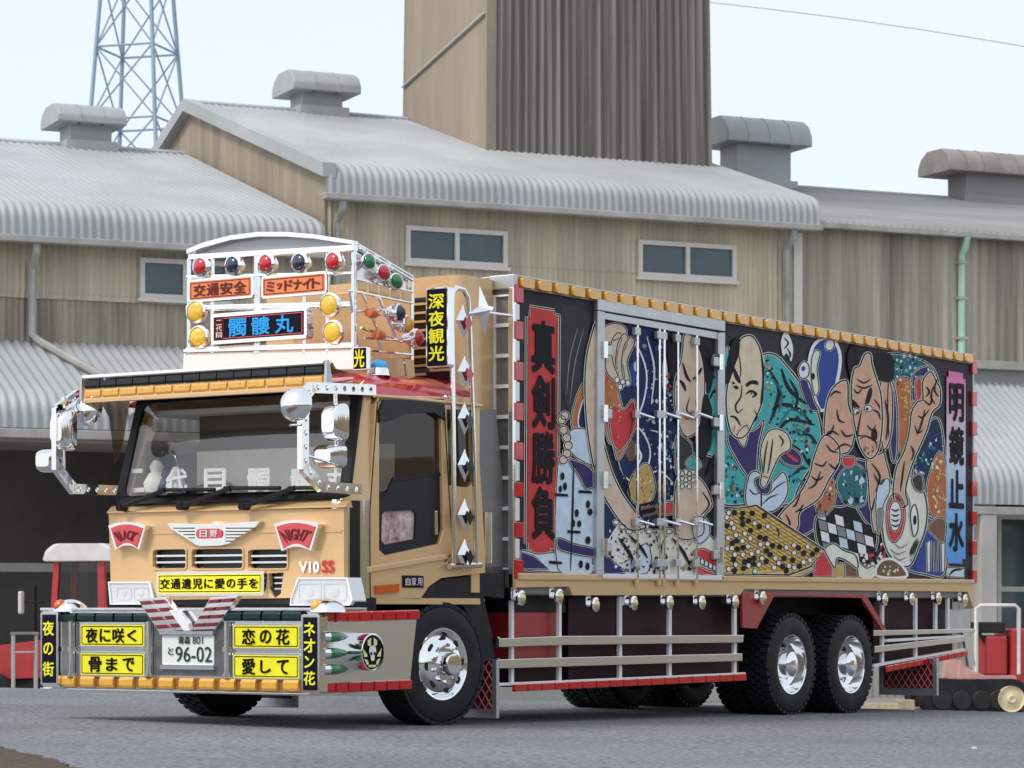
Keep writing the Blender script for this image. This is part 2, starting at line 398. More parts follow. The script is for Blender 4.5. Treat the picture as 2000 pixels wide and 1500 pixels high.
def sash_window(B, s0, s1, z0, z1, d, panes=2, label=None):
    fr = 0.10; m = B.mb(); m.m2 = m.m
    mm = MB(lambda u, v, w: B.mb().m(u, d - w, v))
    w = (s1 - s0 - fr * (panes + 1)) / panes; holes = []
    for i in range(panes):
        a = s0 + fr + i * (w + fr); holes.append([(a, z0 + fr), (a + w, z0 + fr), (a + w, z1 - fr), (a, z1 - fr)])
    mm.poly([(s0, z0), (s1, z0), (s1, z1), (s0, z1)], -0.02, 0.09, holes)
    o = mm.build('window', M_FRAME, B.o)
    for h in holes:
        g = MB(mm.m); g.box(h[0][0] - .01, h[1][0] + .01, h[0][1] - .01, h[2][1] + .01, 0.0, 0.02); g.build('pane', M_PANE, o)
    sl = MB(mm.m); sl.box(s0 - .05, s1 + .05, z0 - .07, z0 - .002, -0.02, 0.13); sl.build('sill', M_FRAME, o)
    return o

# left shed (open hall below) -------------------------------------------------
A = Bld('shed', 'beige corrugated shed with pale grey roof, low canopy and dark open hall', -7.0)
m = A.mb(); wave_wall(m, -28, -0.05, 0.0, 7.30, 8.7, 0.13, 0.022, [(-4.26, -2.35, 7.42, 8.22)]); m.build('wall', M_WALL, A.o)
m = A.mb(); wave_wall(m, -28, -0.05, 0.03, 5.9, 7.34, 0.13, 0.022); m.build('lower_wall', M_WALLS, A.o)
sash_window(A, -4.28, -2.33, 7.40, 8.24, 0.0, 2)
m = A.mb(); wave_roof(m, -28, -0.35, eave_prof(9.0, 12.0, -0.5, 9.12, 0.62, (17, 9.4)), 0.178, 0.022); m.build('roof', M_ROOF, A.o, smooth=True, ang=60)
m = A.mb(); m.box(-28, -0.4, -0.62, -0.36, 8.36, 8.50); m.build('gutter', M_PIPE, A.o, bevel=.02)
m = A.mb(); m.box(-28, -0.06, -0.46, 0.0, 8.52, 8.56); m.build('soffit', M_PIPE, A.o)
m = A.mb(); s_, z_ = bl(60, 480); m.tube([(s_, -.45, 8.45), (s_, -.45, 8.2), (s_, -.12, 7.9), (s_, -.12, 6.55), (s_ + .12, -.25, 6.40), (s_ + .9, -2.2, 5.55), (s_ + 1.2, -3.2, 4.75)], 0.085, 8); m.build('downpipe', M_PIPE, A.o, smooth=True)
m = A.mb(); wave_roof(m, -28, 3.5, [(0.05, 6.42), (-1.5, 5.72), (-2.75, 5.15), (-2.93, 4.98), (-3.0, 4.80), (-3.0, 4.46)], 0.20, 0.026); m.build('canopy', M_ROOF, A.o, smooth=True, ang=60)
m = A.mb(); m.box(-28, 3.5, -3.1, -2.86, 4.26, 4.44); m.build('canopy_gutter', M_PIPE, A.o, bevel=.02)
m = A.mb(); m.box(-28, 0, -2.9, 0.0, 4.20, 4.26); m.build('canopy_ceiling', M_INT, A.o)
m = A.mb()
m.box(-28, 12, 8.8, 9.0, YARD, 8.6); m.box(-28.2, -28, -0.1, 9.0, YARD, 11.0); m.box(11.4, 11.5, 0.1, 9, YARD, 8.6); m.box(-28, 11.4, 0.1, 8.8, 5.9, 6.0)
m.box(-1.0, 11.4, 0.0, 0.12, YARD, 5.9)
m.build('hall_interior', M_INT, A.o)
for sx in (-25, -21, -17, -13.2, -9.1, -1.2):
    m = A.mb(); m.box(sx - .13, sx + .13, -2.95, -2.7, YARD, 4.26); m.build('post', M_PIPE, A.o)
m = A.mb(); s_, z_ = bl(0, 1108, 1.0); m.box(-28, -1.1, 0.95, 1.10, z_ - .09, z_ + .09); m.build('rail', M_CONC, A.o)

# middle shed, one step taller ----------------------------------------------------
C = Bld('shed', 'taller beige shed with two double windows and pale grey hooded roof', 5.5)
m = C.mb(); wave_wall(m, -0.15, 11.45, 0.0, 2.2, 9.9, 0.13, 0.020, [(1.72, 4.0, 8.50, 9.18), (7.34, 9.72, 8.48, 9.18)]); m.build('wall', M_WALL, C.o)
m = C.mb(); m.box(-0.1, 11.4, -.03, .1, YARD, 2.25); m.build('plinth_wall', M_CONC, C.o)
sash_window(C, 1.66, 4.06, 8.44, 9.24, 0.0); sash_window(C, 7.28, 9.78, 8.42, 9.24, 0.0)
m = C.mb(); wave_roof(m, -0.35, 11.72, eave_prof(9.0, 13.25, -0.5, 10.34, 0.58, (17, 10.6)), 0.178, 0.022); m.build('roof', M_ROOF, C.o, smooth=True, ang=60)
m = C.mb(); m.box(-0.40, 11.75, -0.62, -0.36, 9.62, 9.76); m.build('gutter', M_PIPE, C.o, bevel=.02)
m = C.mb(); m.box(-0.30, 11.6, -0.46, 0.0, 9.78, 9.82); m.build('soffit', M_PIPE, C.o)
mm = MB(lambda u, v, w: C.mb().m(-0.16 - w, u, v))
mm.poly([(0.0, 5.0), (17, 5.0), (17, 10.5), (9, 13.2), (-0.42, 10.2), (-0.42, 9.8), (0.0, 9.7)], 0.0, 0.03); mm.build('gable_wall', M_GABLE, C.o)
m = C.mb(); rise = (13.25 - 10.34) / 9.5
for a, b in (((-0.5, 10.40), (9.0, 13.31)), ((17.0, 10.66), (9.0, 13.31))):
    k = [(-0.42, a[0], a[1]), (-0.42, b[0], b[1]), (-0.12, b[0], b[1]), (-0.12, a[0], a[1])]
    lo = [(x, y, z - .30) for x, y, z in k]; q = [m.v(p) for p in k + lo]
    for fc in ((0, 1, 2, 3), (7, 6, 5, 4), (0, 4, 5, 1), (1, 5, 6, 2), (2, 6, 7, 3), (3, 7, 4, 0)): m.f(*[q[i] for i in fc])
m.build('barge_board', M_ROOF, C.o)
for sx in (0.05, 11.05):
    m = C.mb(); m.tube([(sx, -.48, 9.66), (sx, -.45, 9.45), (sx, -.12, 9.2), (sx, -.12, YARD)], 0.085, 8); m.build('downpipe', M_PIPE, C.o, smooth=True)
m = C.mb(); m.box(11.30, 11.52, -0.06, .1, YARD, 9.62); m.build('corner_trim', M_FRAME, C.o)

# right shed ----------------------------------------------------------------------
D = Bld('shed', 'weathered streaky corrugated shed with dull roof and pale green downpipe', 18.0)
m = D.mb(); wave_wall(m, 11.55, 32, 0.5, 6.9, 9.9, 0.27, 0.045); m.build('wall', M_WALLD, D.o, smooth=True, ang=80)
m = D.mb(); wave_roof(m, 11.5, 32, [(17, 9.8), (9, 12.25), (4.5, 11.1), (0.3, 10.03), (0.18, 9.95)], 0.20, 0.018); m.build('roof', M_ROOFR, D.o, smooth=True, ang=60)
m = D.mb(); m.box(11.55, 32, 0.06, 0.24, 9.80, 9.94); m.build('gutter', M_PIPE, D.o, bevel=.02)
s_, z_ = bl(1881, 500, .3)
m = D.mb(); m.tube([(s_, .12, 9.82), (s_, .2, 9.6), (s_, .36, 9.4), (s_, .36, 6.9)], 0.085, 8); m.build('downpipe', M_PIPEG, D.o, smooth=True)
for zz in (7.4, 8.35, 9.2):
    m = D.mb(); m.box(s_ - .12, s_ + .12, .26, .46, zz, zz + .06); m.build('pipe_bracket', M_PIPE, D.o)
m = D.mb(); m.box(11.55, 32, 0.25, 0.6, 6.72, 6.92); m.build('flashing', M_PIPE, D.o)
m = D.mb(); m.box(11.55, 32, 0.42, 0.6, 6.35, 6.72); m.build('fascia', M_ROOFR, D.o)
m = D.mb(); wave_roof(m, 11.6, 32, [(0.5, 6.46), (-1.2, 5.2), (-2.2, 4.35), (-2.4, 4.15), (-2.5, 3.9), (-2.5, 3.36)], 0.20, 0.032); m.build('canopy', M_ROOF, D.o, smooth=True, ang=60)
m = D.mb(); m.box(11.6, 32, -2.62, -2.38, 3.12, 3.30); m.build('canopy_gutter', M_PIPE, D.o, bevel=.02)
m = D.mb(); wave_wall(m, 11.55, 17.2, 0.5, YARD, 6.4, 0.2, 0.02); m.build('lower_wall', M_CONC, D.o)
m = D.mb(); m.box(11.6, 32, 3.6, 3.7, YARD, 6.4); m.box(11.6, 32, .5, 3.6, 6.3, 6.4); m.build('hall_interior', M_INT, D.o)
s_, z_ = bl(1922, 1100, -2.4)
for sx in (s_, s_ + 5.2):
    m = D.mb(); m.box(sx - .22, sx + .22, -2.6, -2.2, YARD, 3.12); m.build('post', M_CONC, D.o, bevel=.02)
for i in range(4):
    a = 17.25 + i * 2.3
    m = MB(lambda u, v, w: D.mb().m(u, .5 - w, v)); z0, z1 = .3, 3.25
    hs = [[(a + .09, z), (a + 2.2, z), (a + 2.2, z + hh), (a + .09, z + hh)] for z, hh in ((.42, .98), (1.52, 1.62))]
    m.poly([(a, z0), (a + 2.29, z0), (a + 2.29, z1), (a, z1)], -.03, .05, hs); wo = m.build('window', M_FRAME, D.o)
    for h in hs:
        g = MB(m.m); g.box(h[0][0] - .01, h[1][0] + .01, h[0][1] - .01, h[2][1] + .01, -.01, .01); g.build('pane', M_PANE, wo)
m = D.mb(); m.box(17.2, 32, .45, .6, YARD, .3); m.build('low_wall', M_CONC, D.o)

for B, a_, e_, z_ in ((A, -28, -.4, 12.0), (C, -.38, 11.74, 13.25), (D, 11.5, 32, 12.25)):
    mm = MB(lambda u, v, w: B.mb().m(w, u, v)); mm.poly([(8.72, z_ - .14), (9.0, z_ - .04), (9.28, z_ - .14), (9.28, z_ - .045), (9.0, z_ + .05), (8.72, z_ - .045)], a_, e_); mm.build('ridge_cap', M_ROOF if B is not D else M_ROOFR, B.o)
# ridge ventilators -----------------------------------------------------------------
def vent(label, s0, s1, n0, n1, zb, zn, zt, d, mt, mt2, dd=0.8, group=None):
    B = Bld('roof_vent', label, (s0 + s1) / 2, d, zb - .3, 'roof vent')
    m = B.mb(); m.box(n0, n1, d - .45, d + .45, zb - .3, zn + .06); m.build('neck', mt, B.o, bevel=.02)
    mm = MB(lambda u, v, w: B.mb().m(w, u, v))
    h = zt - zn; pr = [(d - dd, zn), (d - dd, zn + h * .35), (d - dd * .8, zn + h * .75), (d - dd * .45, zt), (d + dd * .45, zt), (d + dd * .8, zn + h * .75), (d + dd, zn + h * .35), (d + dd, zn)]
    mm.poly(pr, s0, s1); mm.build('cap', mt2, B.o, smooth=True, bevel=.03)
    m = B.mb(); m.box(n0 - .12, n1 + .12, d - .6, d + .6, zb - .28, zb + .04); m.build('flashing', mt, B.o)
    k = max(2, int((s1 - s0) / .55))
    for i in range(1, k):
        x = s0 + (s1 - s0) * i / k
        q = MB(mm.m); q.poly([(a, b + (.012 if b > zn + .01 else 0)) for a, b in [(d + (a_ - d) * 1.012, b_) for a_, b_ in pr]], x - .02, x + .02); q.build('seam', mt, B.o)
vent('pale roof vent on the left shed below the pylon', -3.72, -2.05, -3.34, -2.32, 12.0, 12.42, 12.90, 9.0, M_ROOF, M_ROOF)
vent('pale roof vent on the taller middle shed beside the tower', 2.14, 3.90, 2.5, 3.54, 13.25, 13.62, 14.16, 9.0, M_ROOF, M_ROOF)
vent('grey roof vent with flared neck right behind the tower', 14.15, 16.70, 14.6, 16.25, 12.25, 13.20, 13.92, 9.0, M_ROOF, M_ROOF)
vent('rust-stained round-ended roof vent on the weathered shed', 21.0, 24.9, 21.75, 24.2, 12.25, 12.88, 13.52, 9.0, M_ROOFR, M_RUST)

# tower --------------------------------------------------------------------------------
T = Bld('tower', 'tall brown corrugated tower rising through the middle shed roof', 8.4, 6.5)
TZ = 24.0
rows = []
def tap(z): return max(0, (z - 11.5)) * 0.011                      # slight batter of the sheet cladding
m = T.mb()
def tgrid(fn, n, zs): return [[fn(i / n, z, i) for i in range(n + 1)] for z in zs]
nz = int(6.0 / .215 * 4)
off = (0, .035, 0, -.035)
m.grid(tgrid(lambda t, z, i: (5.38 + tap(z) + (5.99 - 2 * tap(z)) * t, 4.0 + tap(z) + off[i % 4], z), nz, (YARD, 11.4, TZ)))
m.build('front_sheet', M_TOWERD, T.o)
m = T.mb(); ns = int(5.2 / .12 * 4); o2 = (0, .012, 0, -.012)
m.grid(tgrid(lambda t, z, i: (5.38 + tap(z) + o2[i % 4], 4.0 + tap(z) + (5.2 - 2 * tap(z)) * t, z), ns, (YARD, 11.4, TZ)))
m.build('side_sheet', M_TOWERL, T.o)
m = T.mb(); m.grid(tgrid(lambda t, z, i: (11.37 - tap(z), 4.0 + tap(z) + (5.2 - 2 * tap(z)) * t, z), 4, (YARD, 11.4, TZ)))
m.grid(tgrid(lambda t, z, i: (5.38 + tap(z) + (5.99 - 2 * tap(z)) * t, 9.2 - tap(z), z), 4, (YARD, 11.4, TZ)))
m.build('rear_sheet', M_TOWERL, T.o)
m = T.mb(); m.box(5.3, 11.45, 3.9, 9.3, TZ, TZ + .12); m.build('roof', M_ROOFR, T.o)
for zz in (YARD,):
    m = T.mb(); k = []
    for z in (9.0, TZ):
        for a, b in ((-.05, -.06), (.20, -.06), (.20, .03), (-.05, .03)): k.append(m.v((5.38 + tap(z) + a, 4.0 + tap(z) + b, z)))
    for i in range(4): m.f(i, (i + 1) % 4, 4 + (i + 1) % 4, 4 + i)
    m.build('corner_trim', M_GABLE, T.o)
# a weld seam line where two rows of side sheet overlap
m = T.mb(); m.tube([(5.345 + tap(13.6), 4.05, 14.95), (5.34 + tap(13.6), 9.1, 14.05)], .035, 6); m.build('lap_seam', M_CONC, T.o)

# lattice pylon far behind ----------------------------------------------------------------
PY = 200.0; PXc = (268 - CX) / F * PY
pyl = empty('pylon', (PXc, PY, YARD), R(28)); tag(pyl, 'steel lattice pylon standing far behind the left shed', 'pylon')
def pr_(z): return 2.75 + (44.3 - z) * 0.088
def pc(i, z):
    t = R(90 * i); return (pr_(z) * math.cos(t), pr_(z) * math.sin(t), z - YARD)
for i in range(4):
    m = MB(); m.tube([pc(i, YARD), pc(i, 40), pc(i, 58)], .16, 6); m.build('leg', M_STEEL, pyl)
lev = [-1.1, 8, 16, 23.5, 30, 35.5, 40.7, 45.9, 50.8, 55.4]
for a, b in zip(lev, lev[1:]):
    for i in range(4):
        j = (i + 1) % 4
        for p, q in ((pc(i, a), pc(j, b)), (pc(j, a), pc(i, b))):
            m = MB(); m.tube([p, q], .065, 5); m.build('brace', M_STEEL, pyl)
        m = MB(); m.tube([pc(i, b), pc(j, b)], .085, 5); m.build('cross_bar', M_STEEL, pyl)
# power cable
m = MB(); pts = []
for t in range(21):
    px = 1250 + (2400 - 1250) * t / 20; py = 0 + (px - 1385) * 95 / 615.0 + 18 * ((t - 10) / 10.0) ** 2 - 6
    pts.append(((px - CX) / F * 110, 110, ZC + (HY - py) / F * 110))
m.tube(pts, .016, 5); tag(m.build('power_cable', M_STEEL), 'thin overhead cable crossing the white sky', 'cable')

# unseen grassy bank added behind and beside the camera for the chrome to mirror
M_BANK = mat('added_bank_grass', (0.20, 0.155, 0.095), 0.95, var=0.4, vscale=0.5, col2=(0.085, 0.08, 0.045), bump=0.8, bscale=3)
mb = MB(); rg = random.Random(5); rows = [[], [], [], []]
for i in range(53):
    a = R(236 + 164 * i / 52); h = 4.2 + rg.uniform(-.7, .9); c_, s_ = math.cos(a), math.sin(a)
    for row, (rr, zz) in zip(rows, ((42, -1.6), (45.5, h * .75), (47.5, h), (60, h * .8))): row.append((rr * c_, 20 + rr * s_, zz + (rg.uniform(-.2, .2) if zz > 0 else 0)))
mb.grid(rows); tag(mb.build('added_bank', M_BANK, smooth=True), kind='structure')

# ================================================================== THE TRUCK  (local x rearwards, y away from the visible side, z up)
TU = (0.5664, 0.8242); TV = (-0.8242, 0.5664); TO = (-1.514, 21.91)
truck = empty('cargo_truck', (TO[0], TO[1], 0.0), math.atan2(TU[1], TU[0]))
tag(truck, 'gold decorated cargo truck with mural painted box, light rack and chrome bumper on asphalt', 'truck')
def S(px, py, y=0.0):                                  # photo pixel -> (x, z) on the plane y = const
    ox = TO[0] + TV[0] * y; oy = TO[1] + TV[1] * y; k = (px - CX) / F
    x = (k * oy - ox) / (TU[0] - k * TU[1])
    return x, ZC + (HY - py) / F * (oy + x * TU[1])
def FP(px, py, x=0.0):                                 # photo pixel -> (-y, z) on the plane x = const
    ox = TO[0] + TU[0] * x; oy = TO[1] + TU[1] * x; k = (px - CX) / F
    y = (k * oy - ox) / (TV[0] - k * TV[1])
    return -y, ZC + (HY - py) / F * (oy + y * TV[1])
def SD(y0): return lambda u, v, w: (u, y0 - w, v)      # side facing frame
def FR(x0): return lambda u, v, w: (x0 - w, -u, v)     # front facing frame
def rS(a, b, c, d, y=0.0):
    u0, _ = S(a, b, y); u1, _ = S(c, d, y); m = (a + c) / 2
    return u0, u1, S(m, d, y)[1], S(m, b, y)[1]
def rF(a, b, c, d, x=0.0):
    u0, _ = FP(a, b, x); u1, _ = FP(c, d, x); m = (a + c) / 2
    return u0, u1, FP(m, d, x)[1], FP(m, b, x)[1]
def tz(x, y):                                          # road height under a truck point
    return zg(TO[0] + TU[0] * x + TV[0] * y, TO[1] + TU[1] * x + TV[1] * y)
T_ = truck
def part(mb, name, m, parent=None, **k): return mb.build(name, m, parent or T_, **k)
def pS(name, pts, y, w0, w1, m, holes=(), **k):        # prism from side pixels
    mb = MB(SD(y)); mb.poly([S(p[0], p[1], y) for p in pts], w0, w1, [[S(q[0], q[1], y) for q in h] for h in holes]); return part(mb, name, m, **k)
def pF(name, pts, x, w0, w1, m, holes=(), **k):
    mb = MB(FR(x)); mb.poly([FP(p[0], p[1], x) for p in pts], w0, w1, [[FP(q[0], q[1], x) for q in h] for h in holes]); return part(mb, name, m, **k)

def sign(name, mp, r, depth, face, ink, txt, frame=None, vertical=False, rad=.02, border=.014, pad=.02, gap=.10, bold=.02, fwd=0.0, edge=None, parent=None, vpad=None):
    fr = frame or M_CHROME; mb = MB(mp); mb.poly(rrect(*r, rad), -depth, fwd); o = part(mb, name, fr, parent, bevel=.004)
    i = inset_rect(*r, border); f = MB(mp); f.poly(rrect(*i, max(.004, rad - border)), fwd - .002, fwd + .004); f.build('sign_face', face, o)
    if edge:
        e = MB(mp); j = inset_rect(*i, .010); k = inset_rect(*i, .017)
        e.poly(rrect(*j, .008), fwd + .003, fwd + .006, [rrect(*k, .006)]); e.build('border_line', edge, o)
    if txt:
        vp_ = pad if vpad is None else vpad
        t = MB(mp); put_chars(t, txt, i[0] + pad, i[1] - pad, i[2] + vp_, i[3] - vp_, fwd + .0075, vertical, gap, bold); t.build('lettering', ink, o)
    return o
def lamp(name, c, ax, r, lens, depth=.10, pot=True, h=None, seg=18, bez=1.22, parent=None):
    c = Vector(c); ax = Vector(ax).normalized()
    mb = MB()
    mb.lathe([(r * .55, -depth), (r * bez, -depth * .25), (r * bez, .004), (r * 1.02, .014), (r * 1.0, 0)], c, ax, seg); mb.lathe([(0, -depth), (r * .55, -depth)], c, ax, seg)
    o = part(mb, name, M_CHROME, parent, smooth=True)
    l = MB(); l.dome(c + ax * .002, ax, r, h if h else r * .55, seg, 5); l.build('lens', lens, o, smooth=True)
    return o

# ---------------------------------------------------------------- chassis
mb = MB(); mb.box(0.3, 11.6, .78, .88, .62, .92); mb.box(0.3, 11.6, 1.66, 1.76, .62, .92)
for x in (1.0, 2.6, 4.2, 5.8, 7.1, 8.3, 9.5, 11.3): mb.box(x, x + .12, .7, 1.85, .66, .86)
part(mb, 'chassis_frame', M_CHASSIS)
mb = MB(); mb.box(2.75, 6.55, .5, 2.0, .40, 1.02); mb.box(1.0, 2.4, .55, 2.0, .55, 1.0); mb.box(6.5, 11.2, .75, 1.8, .55, 1.05); part(mb, 'underbody', M_DARK)
for x in (7.645, 8.915):
    mb = MB(); z = tz(x, 1.27) + .50; mb.cyl((x, .3, z), (x, 2.24, z), .11, n=14); mb.lathe([(0, -.24), (.2, -.16), (.24, 0), (.2, .16), (0, .24)], (x, 1.27, z), (0, 1, 0), 16); part(mb, 'axle', M_DARK, smooth=True)
mb = MB(); mb.cyl((1.67, .25, .46), (1.67, 2.3, .49), .07, n=12); part(mb, 'axle', M_DARK, smooth=True)

# ---------------------------------------------------------------- wheels
TR = .512
def tyre_mesh(width, blocks):
    mb = MB(); w = width; r = TR
    prof = [(.30, .02), (.305, -.008), (.36, -.016), (.43, -.012), (.470, .000), (.482, .020), (.486, .035)]
    prof2 = [(a, w - b) for a, b in reversed(prof)]
    mb.lathe(prof + prof2, (0, 0, 0), (0, 1, 0), 56)
    nb = 40
    lanes = ((.000, .085), (.097, w / 2 - .006), (w / 2 + .006, w - .097), (w - .085, w - .0))
    for li, (a, b) in enumerate(lanes):
        for i in range(nb):
            t0 = 2 * math.pi * (i + (.5 if li % 2 else 0)) / nb; t1 = t0 + 2 * math.pi / nb * (.66 if blocks else .9)
            k = []
            for rr in (.478, r):
                for t in (t0, t1):
                    for y in (a, b): k.append(mb.v((rr * math.cos(t), y, rr * math.sin(t))))
            for q in ((4, 5, 7, 6), (0, 1, 5, 4), (2, 6, 7, 3), (0, 4, 6, 2), (1, 3, 7, 5)): mb.f(*[k[j] for j in q])
    return mb
def ring_hole(mb, t, rc, ru, rv, y):
    k = [mb.v(((rc + rv * math.sin(a)) * math.cos(t) - ru * math.cos(a) * math.sin(t), y, (rc + rv * math.sin(a)) * math.sin(t) + ru * math.cos(a) * math.cos(t))) for a in [2 * math.pi * i / 12 for i in range(12)]]
    mb.f(*k)
def make_wheel(loc, rot, steer, dish, width, blocks):
    mb = MB()
    if dish == 'front':
        mb.lathe([(.305, .015), (.30, -.005), (.285, .0), (.275, .05), (.262, .045), (.235, .0), (.19, -.028), (.135, -.04), (.13, -.05), (.10, -.05), (.10, -.11), (.085, -.135), (0, -.142)], (0, 0, 0), (0, 1, 0), 40)
    else:
        mb.lathe([(.305, .015), (.30, -.005), (.287, .0), (.280, .09), (.25, .15), (.20, .165), (.15, .16), (.13, .05), (.125, -.005), (.10, -.02), (.06, -.03), (0, -.034)], (0, 0, 0), (0, 1, 0), 40)
    o = mb.build('wheel', M_CHROME, T_, smooth=True, ang=50); o.location = loc; o.rotation_euler = (0, rot, steer)
    t = tyre_mesh(width, blocks).build('tyre', M_TYRE, o, smooth=True, ang=30)
    h = MB()
    for i in range(8):
        a = 2 * math.pi * (i + .5) / 8
        if dish == 'front': ring_hole(h, a, .215, .036, .026, -.0165 - .006)
        else: ring_hole(h, a, .225, .036, .026, .153)
    tag(h.build('hand_holes', M_BLACK, o), kind='stuff')
    n = MB()
    for i in range(10):
        a = 2 * math.pi * i / 10; y = -.038 if dish == 'front' else .158; rr = .155 if dish == 'front' else .175
        n.cyl((rr * math.cos(a), y + .01, rr * math.sin(a)), (rr * math.cos(a), y - .035, rr * math.sin(a)), .017, n=6)
    tag(n.build('wheel_nuts', M_CHROME, o), kind='stuff')
    return o
WHEELS = []
def zc(x, y): return tz(x, y) + TR - .006
make_wheel((1.66, .0, zc(1.66, .15)), .3, R(-7), 'front', .30, False)
make_wheel((1.66, 2.54, zc(1.66, 2.4)), .9, R(180 - 7), 'front', .30, True)
for i, x in enumerate((7.645, 8.915)):
    make_wheel((x, .015, zc(x, .15)), .2 + i, 0, 'rear', .29, True)
    w2 = make_wheel((x, .345, zc(x, .45)), .5 + i, 0, 'rear', .29, True)
    make_wheel((x, 2.525, zc(x, 2.4)), .1 + i, R(180), 'rear', .29, True)
    make_wheel((x, 2.195, zc(x, 2.1)), .7 + i, R(180), 'rear', .29, True)

# ---------------------------------------------------------------- front bumper
XB = -.25
b = rF(78, 1190, 621, 1352, XB); bu0, bu1, bz0, bz1 = b
mb = MB(FR(XB)); mb.box(bu0, bu1, bz0 + .01, bz1 - .01, -.30, -.035); part(mb, 'bumper', M_CHROME, bevel=.006)
mb = MB(FR(XB)); mb.box(bu0, bu1, bz1 - .012, bz1 + .012, -.62, .0); part(mb, 'bumper_top', M_CHROME, bevel=.004)
mb = MB(FR(XB)); mb.box(bu0, bu1, bz0 - .006, bz0 + .012, -.30, .0); part(mb, 'bumper_lip', M_CHROME, bevel=.004)
def tile_row(name, mp, u0, u1, v0, v1, n, m, depth=.035, gap=.10, drop=.0):
    d = (u1 - u0) / n
    for i in range(n):
        a = u0 + i * d; mb = MB(mp)
        hh = (v1 - v0) * .5
        pr = [(v0, -.01), (v0, depth * .7), (v0 + hh * .5, depth), (v1 - hh * .5, depth), (v1, depth * .6), (v1, -.01)]
        k = [[mb.v((a + d * gap / 2 if q == 0 else a + d - d * gap / 2, p[0], p[1])) for p in pr] for q in (0, 1)]
        for j in range(len(pr) - 1): mb.f(k[0][j], k[0][j + 1], k[1][j + 1], k[1][j])
        mb.f(*k[0]); mb.f(*k[1][::-1])
        part(mb, name, m, bevel=.004)
r = rF(115, 1197, 298, 1215, XB); tile_row('tile_lamp', FR(XB + .02), r[0], r[1], r[2], r[3], 5, M_TILEG)
r = rF(436, 1194, 590, 1213, XB); tile_row('tile_lamp', FR(XB + .02), r[0], r[1], r[2], r[3], 4, M_TILEG)
r = rF(115, 1324, 590, 1346, XB); tile_row('amber_lamp', FR(XB + .02), r[0], r[1], r[2], r[3], 12, M_LAMBER, gap=.30)
mb = MB(FR(XB + .02)); mb.box(r[0], r[1], r[2] - .004, r[3] + .004, -.02, .004); part(mb, 'lamp_strip', M_LBROWN)
sign('sign_plate', FR(XB), rF(156, 1217, 284, 1265, XB), .05, M_YPLATE, M_INK, '夜に咲く', edge=M_INK, gap=.12, pad=.05, vpad=.025, bold=.022)
sign('sign_plate', FR(XB), rF(156, 1273, 284, 1322, XB), .05, M_YPLATE, M_INK, '骨まで', edge=M_INK, gap=.22, pad=.07, vpad=.025, bold=.022)
sign('sign_plate', FR(XB), rF(454, 1218, 587, 1269, XB), .05, M_YPLATE, M_INK, '恋の花', edge=M_INK, gap=.22, pad=.07, vpad=.025, bold=.022)
sign('sign_plate', FR(XB), rF(454, 1276, 587, 1328, XB), .05, M_YPLATE, M_INK, '愛して', edge=M_INK, gap=.22, pad=.07, vpad=.025, bold=.022)
sign('vertical_sign', FR(XB - .05), rF(79, 1195, 113, 1339, XB - .05), .10, M_NAVY, M_INKY, '夜の街', vertical=True, gap=.28, pad=.012, vpad=.03, bold=.022, border=.022)
sign('vertical_sign', FR(XB - .05), rF(588, 1200, 624, 1354, XB - .05), .10, M_NAVY, M_INKY, 'ネオン花', vertical=True, gap=.14, pad=.012, vpad=.03, bold=.022, border=.022)
for px in (139, 291, 443):
    u, z0 = FP(px, 1322, XB); _, z1 = FP(px, 1214, XB)
    mb = MB(FR(XB)); mb.cyl((u, z0, -.005), (u, z1, -.005), .028, n=14); mb.cyl((u, z0, -.005), (u, z0 + .03, -.005), .04, n=14); mb.cyl((u, (z0 + z1) / 2 - .02, -.005), (u, (z0 + z1) / 2 + .02, -.005), .04, n=14)
    part(mb, 'bumper_post', M_CHROME, smooth=True)
# centre recess, number plate, V ornament
r = rF(300, 1214, 434, 1320, XB); mb = MB(FR(XB + .03)); mb.box(*r, -.01, .012); part(mb, 'recess_panel', mat('dull_steel', (.16, .16, .165), .4, .7, var=.35, vscale=8))
r = rF(316, 1240, 417, 1299, XB)
mb = MB(FR(XB)); mb.poly(rrect(*r, .012), -.03, -.004); po = part(mb, 'number_plate', M_PLATEW, bevel=.002)
u0, u1, v0, v1 = r
mb = MB(FR(XB)); mb.box(u0 - .01, u1 + .01, v0 - .035, v0 - .002, -.03, .012); mb.box(u0 - .01, u1 + .01, v1 + .002, v1 + .03, -.03, .02); mb.build('plate_holder', M_CHROME, po)
mb = MB(FR(XB)); w = .003; du, dv = u1 - u0, v1 - v0
put_chars(mb, '青森', u0 + du * .32, u0 + du * .56, v0 + dv * .70, v0 + dv * .95, w, gap=.1, bold=.012)
put_text(mb, '801', u0 + du * .60, u0 + du * .80, v0 + dv * .70, v0 + dv * .95, w, .006)
put_text(mb, 'と', u0 + du * .13, u0 + du * .23, v0 + dv * .34, v0 + dv * .58, w, .012)
put_text(mb, '96-02', u0 + du * .27, u0 + du * .97, v0 + dv * .10, v0 + dv * .62, w, .004)
mb.build('lettering', M_PLATEG, po)
xv = XB - .02
M_VRED = mat('dark_red_lens', (.20, .004, .010), .1, 0, .6)
